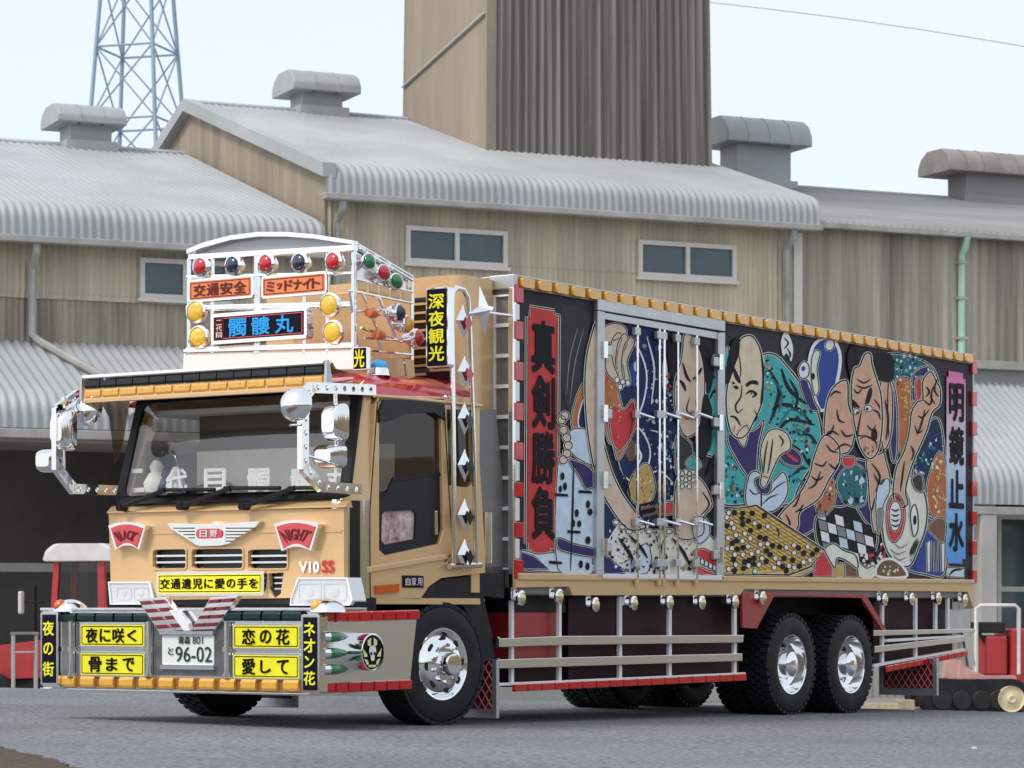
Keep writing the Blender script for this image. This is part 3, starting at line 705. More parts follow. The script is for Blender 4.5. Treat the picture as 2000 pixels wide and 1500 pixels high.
for pts in ([(268, 1170), (322, 1166), (371, 1230), (310, 1235)], [(411, 1167), (466, 1163), (420, 1229), (372, 1231)]):
    o = pF('v_ornament', pts, xv, -.06, .0, M_CHROME, bevel=.004)
    Q = [FP(p[0], p[1], xv) for p in pts]
    def bil(a, c): 
        t = [Q[0][e] + (Q[1][e] - Q[0][e]) * a for e in (0, 1)]; q = [Q[3][e] + (Q[2][e] - Q[3][e]) * a for e in (0, 1)]
        return tuple(t[e] + (q[e] - t[e]) * c for e in (0, 1))
    for i in range(4):
        for j in range(2):
            l = MB(FR(xv)); a0, a1 = .06 + j * .48, .06 + j * .48 + .40; c0, c1 = .07 + i * .24, .07 + i * .24 + .115
            l.poly([bil(a0, c0), bil(a1, c0), bil(a1, c1), bil(a0, c1)], -.005, .018); l.build('red_lens', M_VRED, o, bevel=.006)
pF('v_centre', [(333, 1192), (350, 1190), (371, 1217), (373, 1232), (362, 1232)], xv, -.03, .022, M_WHITEM, bevel=.004)
for (px, py, lens) in ((138, 1187, M_LORANGE), (640, 1188, M_LAMBER)):
    u, z = FP(px, py, XB - .03 + .13); x = XB + .1
    mb = MB(); mb.dome((x, -u, z - .03), (0, 0, 1), .145, .10, 20, 6); o = part(mb, 'beacon', M_CHROME, smooth=True)
    l = MB(); l.dome((x - .09, -u + .03, z + .015), (-.8, 0, .6), .055, .05, 14, 5); l.build('lens', lens, o, smooth=True)
# bumper side wing
YW = -.21
pS('bumper_wing', [(622, 1196), (816, 1191), (800, 1346), (622, 1356)], YW, -.06, 0, M_CHROMEB, bevel=.006)
def strip_S(name, a, b, h0, h1, n, y, m, depth=.03, gap=.08):
    # row of pieces between two side pixels; h0/h1 pixel heights at the ends
    for i in range(n):
        t0 = (i + gap / 2) / n; t1 = (i + 1 - gap / 2) / n; P = []
        for t in (t0, t1):
            px = a[0] + (b[0] - a[0]) * t; py = a[1] + (b[1] - a[1]) * t; h = h0 + (h1 - h0) * t; P.append((S(px, py, y), S(px, py + h, y)))
        mb = MB(SD(y)); mb.poly([P[0][0], P[1][0], P[1][1], P[0][1]], -.01, depth); part(mb, name, m, bevel=.013)
strip_S('red_lamp', (626, 1196), (816, 1191), 20, 19, 8, YW, M_LRED)
strip_S('red_lamp', (626, 1334), (801, 1327), 20, 19, 7, YW, M_LRED)
for py in (1244, 1276, 1308):
    x, z = S(630, py, YW - .03); mb = MB(); mb.cyl((x - .02, YW - .035, z), (x + .05, YW - .035, z), .042, .045, n=16); o = part(mb, 'bullet_lamp', M_CHROME, smooth=True)
    l = MB(); l.lathe([(.038, .05), (.043, .10), (.040, .17), (.027, .25), (.012, .295), (0, .305)], (x, YW - .035, z), (1, 0, 0), 16); l.build('lens', M_LGREEN, o, smooth=True)
x, z = S(728, 1274, YW - .15); c = Vector((x, YW - .15, z)); rd = .148
mb = MB(); mb.lathe([(rd, .16), (rd, .0), (rd * .93, -.004), (rd * .93, .01), (0, .01)], c, (0, 1, 0), 32); dr = part(mb, 'emblem_drum', M_CHROME, smooth=True)
mb = MB(SD(c.y)); 
def sk(pts): return [(c.x + a * rd, c.z + b_ * rd) for a, b_ in pts]
disc = [(math.cos(2 * math.pi * i / 28) * .90, math.sin(2 * math.pi * i / 28) * .90) for i in range(28)]
mb.mi = 0; mb.flat(sk(disc), -.006)
mb.mi = 1
for s_ in (-1, 1):
    mb.flat(sk([(s_ * .10, .78), (s_ * .42, .62), (s_ * .40, .38), (s_ * .12, .30)]), -.003)
    mb.flat(sk([(s_ * .82, .22), (s_ * .46, -.10), (s_ * .40, -.22), (s_ * .72, -.24)]), -.003)
    mb.flat(sk([(s_ * .70, -.32), (s_ * .42, -.40), (s_ * .30, -.62), (s_ * .48, -.66)]), -.003)
mb.flat(sk([(-.36, -.66), (.36, -.66), (.30, -.78), (-.30, -.78)]), -.003)
mb.mi = 2
mb.flat(sk(catmull([(0, .36), (.26, .26), (.30, .02), (.20, -.16), (.14, -.40), (0, -.46), (-.14, -.40), (-.20, -.16), (-.30, .02), (-.26, .26)], True, 4)), 0)
mb.mi = 0
for s_ in (-1, 1): mb.flat(sk([(s_ * .05, .0), (s_ * .22, .02), (s_ * .22, -.14), (s_ * .07, -.14)]), .003)
mb.build('skull_emblem', [M_INK, mat('emblem_cream', (.80, .74, .36), .4), M_INKW], dr)

# ---------------------------------------------------------------- cab shell
XC = .40; CY0, CY1 = 0.0, 2.54
def cabF(n, pts, w0, w1, m, holes=(), **k): return pF(n, pts, XC, w0, w1, m, holes, **k)
gr = [(300, 1073, 364, 1110), (376, 1072, 475, 1110), (486, 1073, 562, 1110)]
def prect(a, b, c, d, r=5):
    return [(a + r, b), (c - r, b), (c, b + r), (c, d - r), (c - r, d), (a + r, d), (a, d - r), (a, b + r)]
small = [(524, 1120), (554, 1118), (548, 1160), (536, 1168), (526, 1150)]
cabF('front_panel', [(212, 1000), (672, 993), (672, 1132), (585, 1130), (570, 1168), (308, 1172), (296, 1138), (216, 1138)], -.05, .0, M_GOLD, [prect(*g) for g in gr] + [small], bevel=.004)
for g in gr:
    r = rF(*g, XC); mb = MB(FR(XC)); mb.box(r[0] - .01, r[1] + .01, r[2] - .01, r[3] + .01, -.12, -.06); o = part(mb, 'grille', M_BLACK)
    mb = MB(FR(XC)); q = inset_rect(*r, -.012); mb.poly(rrect(*q, .03), .001, .012, [rrect(*r, .024)]); mb.build('grille_surround', M_GOLD, o, bevel=.003)
    for t in (.34, .68):
        s_ = MB(FR(XC)); zz = r[3] - (r[3] - r[2]) * t; s_.box(r[0], r[1], zz - .008, zz + .008, -.062, -.01); s_.build('slat', M_CHROME, o)
r = rF(524, 1118, 554, 1168, XC); mb = MB(FR(XC)); mb.box(r[0] - .01, r[1] + .01, r[2], r[3], -.12, -.06); o = part(mb, 'grille', M_BLACK)
for t in (.2, .42, .64):
    s_ = MB(FR(XC)); zz = r[3] - (r[3] - r[2]) * t; s_.box(r[0] + .02 + .04 * t, r[1] - .02, zz - .006, zz + .006, -.06, -.02); s_.build('slat', M_CHROME, o)
# crease and ledges of the front panel
r = rF(213, 984, 680, 997, XC); mb = MB(lambda u, v, w: (u, w, v)); mb.poly([(XC - .03, r[2]), (XC - .03, r[2] + .012), (XC + .035, r[3] + .01), (XC + .06, r[2])], -r[1], -r[0]); part(mb, 'cowl_panel', M_GOLD, bevel=.004)
cabF('crease', [(235, 1040), (668, 1035), (668, 1039), (235, 1044)], -.002, .008, M_GOLD)
cabF('lower_valance', [(216, 1168), (690, 1168), (690, 1195), (216, 1195)], -.30, -.03, M_RUBBER)
# rounded chrome corner panels and A pillars
def corner(y0, sgn, z0, z1, m, name):
    mb = MB(); rows = []
    for z in (z0, z1):
        row = []
        for i in range(9):
            t = R(90 * i / 8); lean = .0
            row.append((.67 - .27 * math.cos(t) + lean, y0 + sgn * (.17 - .17 * math.sin(t)), z))
        rows.append(row)
    mb.grid(rows); rows = [[(x + .03, y + sgn * .02, z) for x, y, z in r] for r in rows]; mb.grid(rows)
    return part(mb, name, m, smooth=True)
corner(CY0, 1, 1.02, 1.83, M_CHROME, 'corner_deflector'); corner(CY1, -1, 1.02, 1.83, M_CHROME, 'corner_deflector')
mb = MB(); mb.grid([[(.67 - .275 * math.cos(R(t)) - .004, .172 - .172 * math.sin(R(t)) - .004, z) for t in range(46, 69, 3)] for z in (1.03, 1.82)]); part(mb, 'corner_trim', M_BLACK, smooth=True)  # black strip painted in for the dark reflection on the chrome corner
ZW0, ZW1 = 1.835, 2.755
def pillar(y0, sgn):
    mb = MB(); rows = []
    for t in [i / 5 for i in range(6)]:
        z = ZW0 - .01 + (ZW1 + .02 - ZW0) * t; lx = .22 * t; row = []
        for i in range(7):
            a = R(90 * i / 6); row.append((.67 + .10 * t - (.26 - .12 * t) * math.cos(a) + lx * (1 - math.sin(a)) * .55, y0 + sgn * (.10 - .10 * math.sin(a) + .06 * t), z))
        rows.append(row)
    mb.grid(rows); mb.grid([[(x + .05, y + sgn * .04, z) for x, y, z in r] for r in rows]); part(mb, 'pillar', M_GOLD, smooth=True)
pillar(CY0, 1); pillar(CY1, -1)
# windscreen
def WS(a, b_, w):                                          # a across (viewer's left to right), b up, w outwards
    y = (CY1 - .03 - .05 * b_) * (1 - a) + (CY0 + .03 + .05 * b_) * a
    bow = .05 * (1 - (2 * a - 1) ** 2)
    return (XC + .03 + .24 * b_ - bow - w, y, ZW0 + (ZW1 - ZW0) * b_ + w * .2)
def arc_rect(u0, u1, v0, v1, r, ry, n=14):
    p = []
    for cx, cy, a in ((u1 - r, v1 - ry, 0), (u0 + r, v1 - ry, 90), (u0 + r, v0 + ry, 180), (u1 - r, v0 + ry, 270)):
        for i in range(5): t = R(a + 22.5 * i); p.append((cx + r * math.cos(t), cy + ry * math.sin(t)))
        # subdivide long runs so the bow shows
        e = {0: ((u1 - r, v1), (u0 + r, v1)), 180: ((u0 + r, v0), (u1 - r, v0))}.get(a)
        if e:
            for i in range(1, n): p.append((e[0][0] + (e[1][0] - e[0][0]) * i / n, e[0][1]))
    return p
mb = MB(WS); mb.poly(arc_rect(.0, 1, .0, 1, .03, .07), -.03, .012, [arc_rect(.035, .965, .075, .935, .035, .08)]); part(mb, 'windscreen_frame', M_RUBBER)
mb = MB(WS); mb.grid([[(.03 + .94 * i / 14, .07 + .87 * j, .0) for i in range(15)] for j in (0, 1)]); part(mb, 'windscreen', M_GLASS, smooth=True)
# wipers
for p0, p1, p2 in (((240, 992), (322, 957), (418, 956)), ((358, 990), (450, 953), (546, 953)), ((480, 990), (576, 953), (672, 952))):
    def wp(p, o_): u, z = FP(p[0], p[1], XC - .05); return (XC - .05 - o_ + (z - ZW0) * .3, -u, z)
    mb = MB(); mb.tube([wp(p0, .02), wp(p1, .03)], .021, 8); mb.cyl((Vector(wp(p0, .02)) + Vector((.06, 0, 0))), (Vector(wp(p0, .02)) - Vector((.03, 0, 0))), .03, n=12)
    o = part(mb, 'wiper', M_RUBBER, smooth=True)
    l = MB(); a = Vector(wp(p1, .02)); e = Vector(wp(p2, .02)); l.tube([a - (e - a) * .15, e], .017, 6); l.build('blade', M_RUBBER, o)
# door side plates
door_out = [(722, 1167), (720, 1000), (734, 790), (745, 772), (930, 776), (948, 1085), (948, 1119), (862, 1129), (838, 1146), (820, 1173)]
hole_win = [(741, 800), (750, 784), (852, 787), (862, 800), (866, 1035), (858, 1062), (752, 1085), (741, 1074)]
hole_qtr = [(873, 800), (918, 802), (924, 940), (916, 952), (878, 948)]
pS('cab_side', door_out, CY0, -.05, .0, M_GOLD, [hole_win, hole_qtr], bevel=.006)
mb = MB(SD(CY0)); O_ = [S(*p, CY0) for p in door_out]; H_ = [[S(*p, CY0) for p in h] for h in (hole_win, hole_qtr)]
mb.m = lambda u, v, w: (u, CY1 + w, v); mb.poly(O_, -.05, .0, H_); part(mb, 'cab_side', M_GOLD)
for yy, w in ((CY0, -.03), (CY1, .03)):
    mb = MB(lambda u, v, w_: (u, yy - w, v)); mb.flat([S(*p, CY0) for p in [(739, 800), (748, 782), (856, 785), (868, 800), (868, 925), (775, 930), (768, 945), (755, 958), (739, 960)]], 0); part(mb, 'door_glass', M_GLASSD)
    mb = MB(lambda u, v, w_: (u, yy - w, v)); mb.flat([S(*p, CY0) for p in [(871, 798), (920, 800), (926, 942), (916, 954), (876, 950)]], 0); part(mb, 'quarter_glass', M_GLASSD)
pS('window_deflector', [(737, 803), (746, 780), (858, 783), (866, 797), (867, 822), (845, 806), (790, 808), (760, 822), (738, 826)], CY0, -.01, .02, M_TRIM, bevel=.004)
pS('door_trim', [(739, 960), (755, 958), (768, 945), (775, 930), (868, 922), (868, 1040), (860, 1066), (750, 1088), (739, 1078)], CY0 + .03, -.02, 0, M_TRIM, [[(746, 1004), (752, 999), (806, 996), (813, 1003), (811, 1052), (752, 1064), (745, 1056)]])
M_DPIC = mat('door_window_film', (.78, .66, .66), .15, .0, .4, var=.1, vscale=11, col2=(.20, .045, .06))
pS('lower_door_window', [(744, 1002), (752, 997), (808, 994), (815, 1002), (812, 1055), (752, 1066), (743, 1058)], CY0 + .05, -.01, 0, M_DPIC)
mb = MB(SD(CY0 + .03)); mb.poly([S(*p) for p in [(773, 932), (866, 922), (866, 929), (777, 940), (764, 966), (741, 971), (741, 964), (759, 961)]], -.01, .012); part(mb, 'belt_moulding', M_RUBBER, bevel=.003)
pS('door_handle', [(843, 998), (848, 998), (849, 1043), (843, 1045)], CY0 + .03, 0, .035, M_CHROME, bevel=.004)
mb = MB(SD(CY0)); mb.poly([S(*p) for p in [(720, 1107), (872, 1082), (872, 1092), (720, 1118)]], -.01, .022); part(mb, 'door_moulding', M_GOLD, bevel=.006)
# door shut lines
for ln in ([(723, 1168), (722, 1002), (737, 786), (745, 777), (866, 780), (884, 1078), (868, 1098)],):
    mb = MB(); mb.tube([(S(*p)[0], CY0 - .001, S(*p)[1]) for p in ln], .006, 4); part(mb, 'door_gap', M_RUBBER)
pS('marker_lamp', [(731, 1143), (776, 1140), (776, 1157), (731, 1160)], CY0, -.01, .025, M_LORANGE, bevel=.006)
sign('door_plate', SD(CY0), rS(785, 1124, 826, 1148), .01, M_NAVY, M_INKW, '自家用', frame=M_BLACK, border=.006, pad=.015, vpad=.012, fwd=.008, rad=.006, gap=.2, bold=.008)
mb = MB(); mb.box(.72, 2.2, .0, .05, 1.0, 1.05); mb.box(2.10, 2.22, .02, 2.52, 1.1, 2.7); part(mb, 'cab_rear_wall', M_GOLD)
mb = MB(); mb.box(.42, 2.15, .06, 2.48, 1.0, 1.14); part(mb, 'cab_floor', M_DARK)
# roof crown
def crown(x, yy):
    h = {0: .02, 1: .12}; t = max(0, min(1, (x - .60) / .55)); k = (1 - (1 - t) ** 2)
    s_ = abs((yy - 1.27) / 1.245); g = max(0, 1 - s_ ** 7) ** .55
    return 2.665 + (.115 + .145 * k) * g
rows = []; xs = [.60, .66, .74, .85, 1.0, 1.2, 1.5, 1.85, 2.15, 2.22]
for x in xs: rows.append([(x, 1.27 + 1.245 * math.sin(R(a)), crown(x, 1.27 + 1.245 * math.sin(R(a))) - (.12 if x > 2.2 else 0)) for a in range(-90, 91, 9)])
mb = MB(); mb.grid(rows); part(mb, 'cab_roof', M_REDP, smooth=True, ang=60)
mb = MB(); mb.tube([(.72, -.005, 2.665), (1.2, -.012, 2.672), (2.2, -.012, 2.672)], .016, 6); part(mb, 'drip_rail', M_GOLD, smooth=True)
# cab interior
mb = MB(); mb.box(1.05, 1.08, .06, 2.14, 1.2, 2.30); part(mb, 'curtain', M_CURTAIN)
mb = MB(); mb.box(1.06, 1.09, .06, 2.12, 2.305, 2.60); part(mb, 'rear_window_panel', mat('rear_panel_dark', (.035, .030, .028), .5))
mb = MB(); mb.box(.78, 2.1, .08, 2.46, 2.60, 2.64); part(mb, 'headliner', M_CEIL)
mb = MB(); mb.m = None
dp = [(.46, 1.74), (.47, 1.80), (.62, 1.85), (.74, 1.83), (.80, 1.72), (.80, 1.3), (.46, 1.3)]
mm = MB(lambda u, v, w: (u, w, v)); mm.poly(dp, .08, 2.46); part(mm, 'dashboard', M_DASH, bevel=.01)
for yy in (2.22,):
    mb = MB(lambda u, v, w: (u - .35, w, v)); mb.poly([(1.35, 1.25), (1.85, 1.25), (1.98, 2.12), (1.90, 2.20), (1.80, 2.16), (1.68, 1.56), (1.35, 1.50)], yy - .25, yy + .20); o = part(mb, 'seat', M_SEAT, bevel=.05, seg=3)
    mb = MB(); mb.box(1.51, 1.61, yy - .14, yy + .14, 2.16, 2.34); mb.build('headrest', M_SEAT, o, bevel=.03)
mb = MB(); cc = Vector((.80, 1.85, 1.92)); ax = Vector((-.45, 0, .89)).normalized(); a_ = Vector((0, 1, 0)); b_ = ax.cross(a_)
mb.tube([cc + (a_ * math.cos(2 * math.pi * i / 24) + b_ * math.sin(2 * math.pi * i / 24)) * .24 for i in range(24)], .018, 8, True)
mb.tube([cc - a_ * .24, cc + a_ * .24], .016, 6); mb.tube([cc, cc - ax * .35], .03, 8); part(mb, 'steering_wheel', M_RUBBER, smooth=True)
mb = MB(FR(XC + .13)); 
for ch, px in (('二', 262), ('代', 345), ('目', 420), ('髑', 505), ('髏', 590), ('丸', 660)):
    u, z = FP(px, 962, XC + .13); put_text(mb, ch, u - .12, u + .12, z, z + .20, 0, .03)
part(mb, 'dash_lettering', M_INKW)
# dash toys behind the glass
for i, (px, sz, mt) in enumerate(((300, .10, M_CURTAIN), (318, .07, M_DASH), (338, .08, M_INKW))):
    u, z = FP(px, 955, XC + .18); mb = MB(); mb.lathe([(0, 0), (sz, .0), (sz * 1.15, sz * .8), (sz * .7, sz * 1.6), (sz * .5, sz * 1.7), (sz * .62, sz * 2.2), (sz * .3, sz * 2.7), (0, sz * 2.75)], (XC + .22, -u, z - .03), (0, 0, 1), 14); part(mb, 'dash_figure', mt, smooth=True)

# ---------------------------------------------------------------- emblems on the cab front
def fan_badge(pxc, pyt, pyb, wt, wb, txt):
    # outline: bulging top, bowed bottom
    def ol(d):
        n = 8; P = []
        for i in range(n + 1):
            t = -1 + 2 * i / n; P.append((pxc + t * (wt / 2 - d * 1.1), pyt + d + 8 * t * t))
        for i in range(n + 1):
            t = 1 - 2 * i / n; P.append((pxc + t * (wb / 2 - d * .9), pyb - d - 9 * (1 - t * t) + 1))
        return P
    o = pF('fan_badge', ol(0), XC, -.01, .075, M_CHROME, bevel=.006)
    mb = MB(FR(XC)); mb.poly([FP(*p, XC) for p in ol(5.5)], .07, .082); mb.build('badge_face', M_BADGE, o)
    P = ol(5.5)
    def warp(a, b):
        tx = -1 + 2 * a; w = (wb / 2 - 13) + ((wt / 2 - 11) - (wb / 2 - 13)) * b
        return FP(pxc + tx * w, (pyb - 15 - 6 * (1 - tx * tx)) + ((pyt + 17 + 5 * tx * tx) - (pyb - 15 - 6 * (1 - tx * tx))) * b, XC)
    t = MB(FR(XC)); put_text(t, txt, 0, 1, 0, 1, .086, .02, warp); t.build('lettering', M_INKR, o)
fan_badge(260, 1019, 1074, 74, 48, 'BLACK'); fan_badge(590, 1016, 1076, 88, 58, 'NIGHT')
wing = [(333, 1022), (420, 1024), (425, 1018), (431, 1024), (516, 1018), (509, 1028), (455, 1062), (440, 1066), (398, 1067), (385, 1062), (340, 1034)]
o = pF('wing_emblem', wing, XC, .0, .05, M_CHROME, bevel=.005)
for i in range(5):
    y = 1031 + i * 6.3
    for s_, e0, e1 in ((-1, 345 + i * 10, 388), (1, 447, 503 - i * 10)):
        if e1 - e0 > 6:
            l = MB(FR(XC)); l.poly([FP(*p, XC) for p in [(e0, y), (e1, y - .3), (e1, y + 2), (e0 + 3, y + 2)]], .049, .054); l.build('groove', M_BLACK, o)
mb = MB(FR(XC)); r = rF(392, 1033, 443, 1052, XC); mb.poly(rrect(*r, .04), .045, .060); mb.build('emblem_face', M_BADGE, o)
t = MB(FR(XC)); put_chars(t, '日野', r[0] + .03, r[1] - .03, r[2] + .012, r[3] - .012, .063, gap=.3, bold=.012); t.build('lettering', M_INKW, o)
sign('slogan_plate', FR(XC), rF(313, 1116, 523, 1164, XC), .04, M_YPLATE, M_INK, '交通遺児に愛の手を', border=.022, pad=.02, vpad=.035, fwd=.05, gap=.10, bold=.02, edge=M_INK)
t = MB(FR(XC)); r = rF(586, 1096, 626, 1119, XC); put_text(t, 'V10', r[0], r[1], r[2], r[3], .012, .05); part(t, 'model_lettering', M_INKW)
t = MB(FR(XC)); r = rF(630, 1094, 654, 1119, XC); put_text(t, 'SS', r[0], r[1], r[2], r[3], .012, .03); part(t, 'model_lettering', M_INKRED)

# ---------------------------------------------------------------- headlamps
M_HLAMP = mat('lamp_reflector', (.86, .86, .87), .4, .0)
for P in ([(218, 1139), (294, 1139), (303, 1170), (297, 1178), (222, 1178)], [(588, 1131), (680, 1131), (690, 1170), (684, 1180), (573, 1180), (574, 1168)]):
    o = pF('headlamp', P, XC + .01, -.16, .012, M_HLAMP)
    r = rF(min(p[0] for p in P) + 8, min(p[1] for p in P) + 6, max(p[0] for p in P) - 10, max(p[1] for p in P) - 6, XC)
    for k in range(2):
        a = r[0] + (r[1] - r[0]) * k / 2 + .01; e = a + (r[1] - r[0]) / 2 - .02
        q = MB(FR(XC)); q.poly(rrect(a, e, r[2], r[3], .02), .0, .010, [rrect(*inset_rect(a, e, r[2], r[3], .014), .012)]); q.build('lamp_bezel', M_WHITEM, o)
        q = MB(); q.dome((XC - .002, -(a + e) / 2, (r[2] + r[3]) / 2), (-1, 0, 0), min(e - a, r[3] - r[2]) * .30, .012, 16, 4); q.build('bulb', M_INKW, o, smooth=True)
    q = MB(FR(XC + .01)); q.poly([FP(*p, XC + .01) for p in P], .032, .040); q.build('lens', M_LENSC, o)
    pF('headlamp_bezel', [(p[0] + (1.5 if p[0] > sum(z[0] for z in P) / len(P) else -1.5) * 2, p[1] + (3 if p[1] > 1155 else -3)) for p in P], XC + .01, -.15, .030, M_WHITEM, [P], bevel=.003)

# ---------------------------------------------------------------- sun visor with tile lamps
XV = .10
r = rF(163, 735, 641, 772, XV); vu0, vu1 = r[0], r[1]
zt = FP(400, 726, XV)[1]; zm = FP(400, 747, XV)[1]; zb_ = FP(400, 768, XV)[1]
mb = MB(); mb.grid([[(XV - .02, -vu0, zb_), (XV - .02, -vu1, zb_)], [(XV + .0, -vu0, zt - .02), (XV + .0, -vu1, zt - .02)], [(XV + .05, -vu0, zt + .02), (XV + .05, -vu1, zt + .02)], [(.20, -vu0, zt - .03), (.20, -vu1, zt - .03)], [(.66, -vu0 - .06, 2.82), (.66, -vu1 + .1, 2.82)]])
mb.grid([[(XV - .02, -vu0, zb_), (XV - .02, -vu1, zb_)], [(.64, -vu0 - .06, 2.80), (.64, -vu1 + .1, 2.80)]]); part(mb, 'sun_visor', M_GOLD)
for u in (vu0, vu1):
    mb = MB(lambda a, b, c: (a, -u + c, b)); mb.poly([(XV - .04, zb_ - .01), (XV - .03, zt + .03), (.0 + XV, zt + .03), (.05 + XV, zb_ + .02)], -.012, .012); part(mb, 'visor_end', M_ALU, bevel=.004)
tile_row('tile_lamp', FR(XV), vu0 + .03, vu1 - .03, zm + .006, zt, 14, M_TILEB, depth=.03, gap=.06)
tile_row('amber_lamp', FR(XV), vu0 + .03, vu1 - .03, zb_ + .012, zm - .004, 13, M_LAMBER, depth=.03, gap=.10)
mb = MB(FR(XV)); mb.box(vu0 + .02, vu1 - .02, zb_, zm, -.01, .008); part(mb, 'lamp_strip', M_LBROWN)
mb = MB(FR(XV)); mb.box(vu0 + .02, vu1 - .02, zt + .002, zt + .03, -.01, .04); part(mb, 'visor_rail', M_CHROME, bevel=.004)
mb = MB(FR(XV)); mb.box(vu0 + .02, vu1 - .02, zb_ - .028, zb_ + .004, -.02, .03); part(mb, 'visor_rail', M_GOLD, bevel=.004)

# ---------------------------------------------------------------- mirrors on perforated stays
def stay(path, y, wd=12.5, sgn=1):
    P = [S(*p, y) for p in path]; w = wd / 240.0
    for i, (a, b) in enumerate(zip(P, P[1:])):
        a, b = Vector(a), Vector(b); d = (b - a).normalized(); n = Vector((-d.y, d.x)); L = (b - a).length
        k = int(L / .105); holes = []
        for j in range(k):
            c = a + d * (L * (j + .5) / k); holes.append([(c.x + .024 * math.cos(R(60 * q)), c.y + .024 * math.sin(R(60 * q))) for q in range(6)])
        e = d * .012
        mb = MB(SD(y)); mb.poly([tuple(a - e + n * w / 2 * 1.6), tuple(b + e + n * w / 2 * 1.6), tuple(b + e - n * w / 2 * 1.6), tuple(a - e - n * w / 2 * 1.6)], -.025, .025, holes)
        part(mb, 'mirror_stay', M_CHROME)
def bowl_mirror(c, ax, r, h):
    mb = MB(); mb.dome(c, ax, r, h, 22, 7); mb.lathe([(r, 0), (r * .96, -.012), (0, -.012)], c, ax, 22); return part(mb, 'round_mirror', M_CHROME, smooth=True)
def box_mirror(px0, py0, px1, py1, y, name='mirror', dx=.0):
    u0, u1, z0, z1 = rF(px0, py0, px1, py1, dx)
    mb = MB(FR(dx)); rows = []
    prof = [(.0, .55), (.03, .80), (.075, .96), (.11, 1.0), (.13, 1.0)]
    cu, cz, hu, hz = (u0 + u1) / 2, (z0 + z1) / 2, (u1 - u0) / 2, (z1 - z0) / 2
    base = rrect(-1, 1, -1, 1, .45, 4)
    for w, k in prof: rows.append([(cu + hu * k * a, cz + hz * (k * .2 + .8 * (k if k > .9 else k)) * b, .065 - w) for a, b in base + [base[0]]])
    mb.grid(rows); f = [mb.v(p) for p in rows[0][:-1]]; mb.f(*f); f = [mb.v(p) for p in rows[-1][:-1]]; mb.f(*f)
    return part(mb, name, M_CHROME, smooth=True, ang=50)
YM = -.10
stay([(728, 762), (607, 757), (592, 778), (592, 914), (627, 951), (700, 956)], YM)
x, z = S(566, 790, YM); bowl_mirror((x + .06, YM - .02, z), (-.95, -.12, .25), .135, .12)
mb = MB(); mb.tube([(x + .06, YM, z), (x + .22, YM, z + .02)], .012, 6); mb.tube([(x - .02, YM - .02, z - .16), (x + .2, YM, z - .14), (x + .24, YM, z)], .012, 6); part(mb, 'mirror_arm', M_CHROME, smooth=True)
xm = S(650, 820, YM)[0]
box_mirror(628, 787, 672, 862, YM, dx=xm); box_mirror(612, 868, 668, 914, YM, 'lower_mirror', dx=xm - .02)
mb = MB(); zz = S(650, 760, YM)[1]; zz2 = S(650, 912, YM)[1]; mb.tube([(xm + .03, YM, zz), (xm + .05, YM, zz2)], .016, 8); mb.tube([(xm + .05, YM, zz2 + .02), (S(592, 880, YM)[0], YM, zz2 + .08)], .012, 6); part(mb, 'mirror_arm', M_CHROME, smooth=True)
YR = 2.66
stay([(222, 775), (150, 772), (112, 800), (112, 915), (142, 955), (228, 958)], YR)
x, z = S(150, 802, YR); bowl_mirror((x + .06, YR - .08, z), (-.95, -.12, .25), .135, .12)
xm = S(118, 840, YR)[0]
box_mirror(99, 800, 140, 880, YR, dx=xm); box_mirror(70, 877, 116, 922, YR, 'lower_mirror', dx=xm - .02)
mb = MB(); zz = S(118, 775, YR)[1]; zz2 = S(118, 915, YR)[1]; mb.tube([(xm + .04, YR, zz), (xm + .04, YR, zz2)], .016, 8); part(mb, 'mirror_arm', M_CHROME, smooth=True)
# curved dark wind deflector beside the far pillar
mb = MB(SD(2.60)); mb.poly([S(*p, 2.60) for p in [(172, 775), (255, 775), (240, 870), (226, 905), (222, 860), (216, 815), (205, 795)]], -.02, .0); part(mb, 'side_visor', M_GLASSD)

# ---------------------------------------------------------------- light rack on the roof
XH, YH = .90, .345
def bar(p, q, r=.017, m=None, name='rack_bar'): mb = MB(); mb.tube([p, q], r, 6); return part(mb, name, m or M_CHROME, smooth=True)
def hF(px, py): u, z = FP(px, py, XH); return (XH, -u, z)
def hS(px, py): x, z = S(px, py, YH); return (x, YH, z)
pts = []
arch = [(366, 487), (400, 473), (450, 460), (505, 453), (560, 453), (615, 458), (660, 465), (692, 470)]
lo = [(692, 478), (660, 474), (615, 467), (560, 463), (505, 463), (450, 470), (400, 484), (366, 497)]
pF('rack_arch', arch + lo, XH, -.05, .015, M_CHROME, bevel=.004)
pF('rack_beam', [(369, 497), (692, 478), (692, 490), (369, 508)], XH, -.05, .012, M_CHROME, bevel=.004)
M_MESHG = mat('arch_sheet', (.34, .36, .38), .35, .6)
pF('arch_panel', [(385, 486), (450, 468), (505, 462), (560, 462), (615, 466), (670, 473), (670, 480), (385, 498)], XH + .05, -.01, .0, M_MESHG)
for y0, y1 in ((541, 534), (600, 592), (604, 597), (682, 672)): bar(hF(365, y0), hF(692, y1))
for px in (369, 415, 500, 505, 595, 640, 690): bar(hF(px, 505 if px < 500 else 495), hF(px, 690))
pF('rack_plinth', [(360, 690), (692, 681), (692, 722), (358, 727)], XH, -.06, .01, M_WHITEM, bevel=.006)
pF('rack_rail', [(362, 683), (692, 674), (692, 680), (362, 689)], XH, -.05, .03, M_CHROME, bevel=.004)
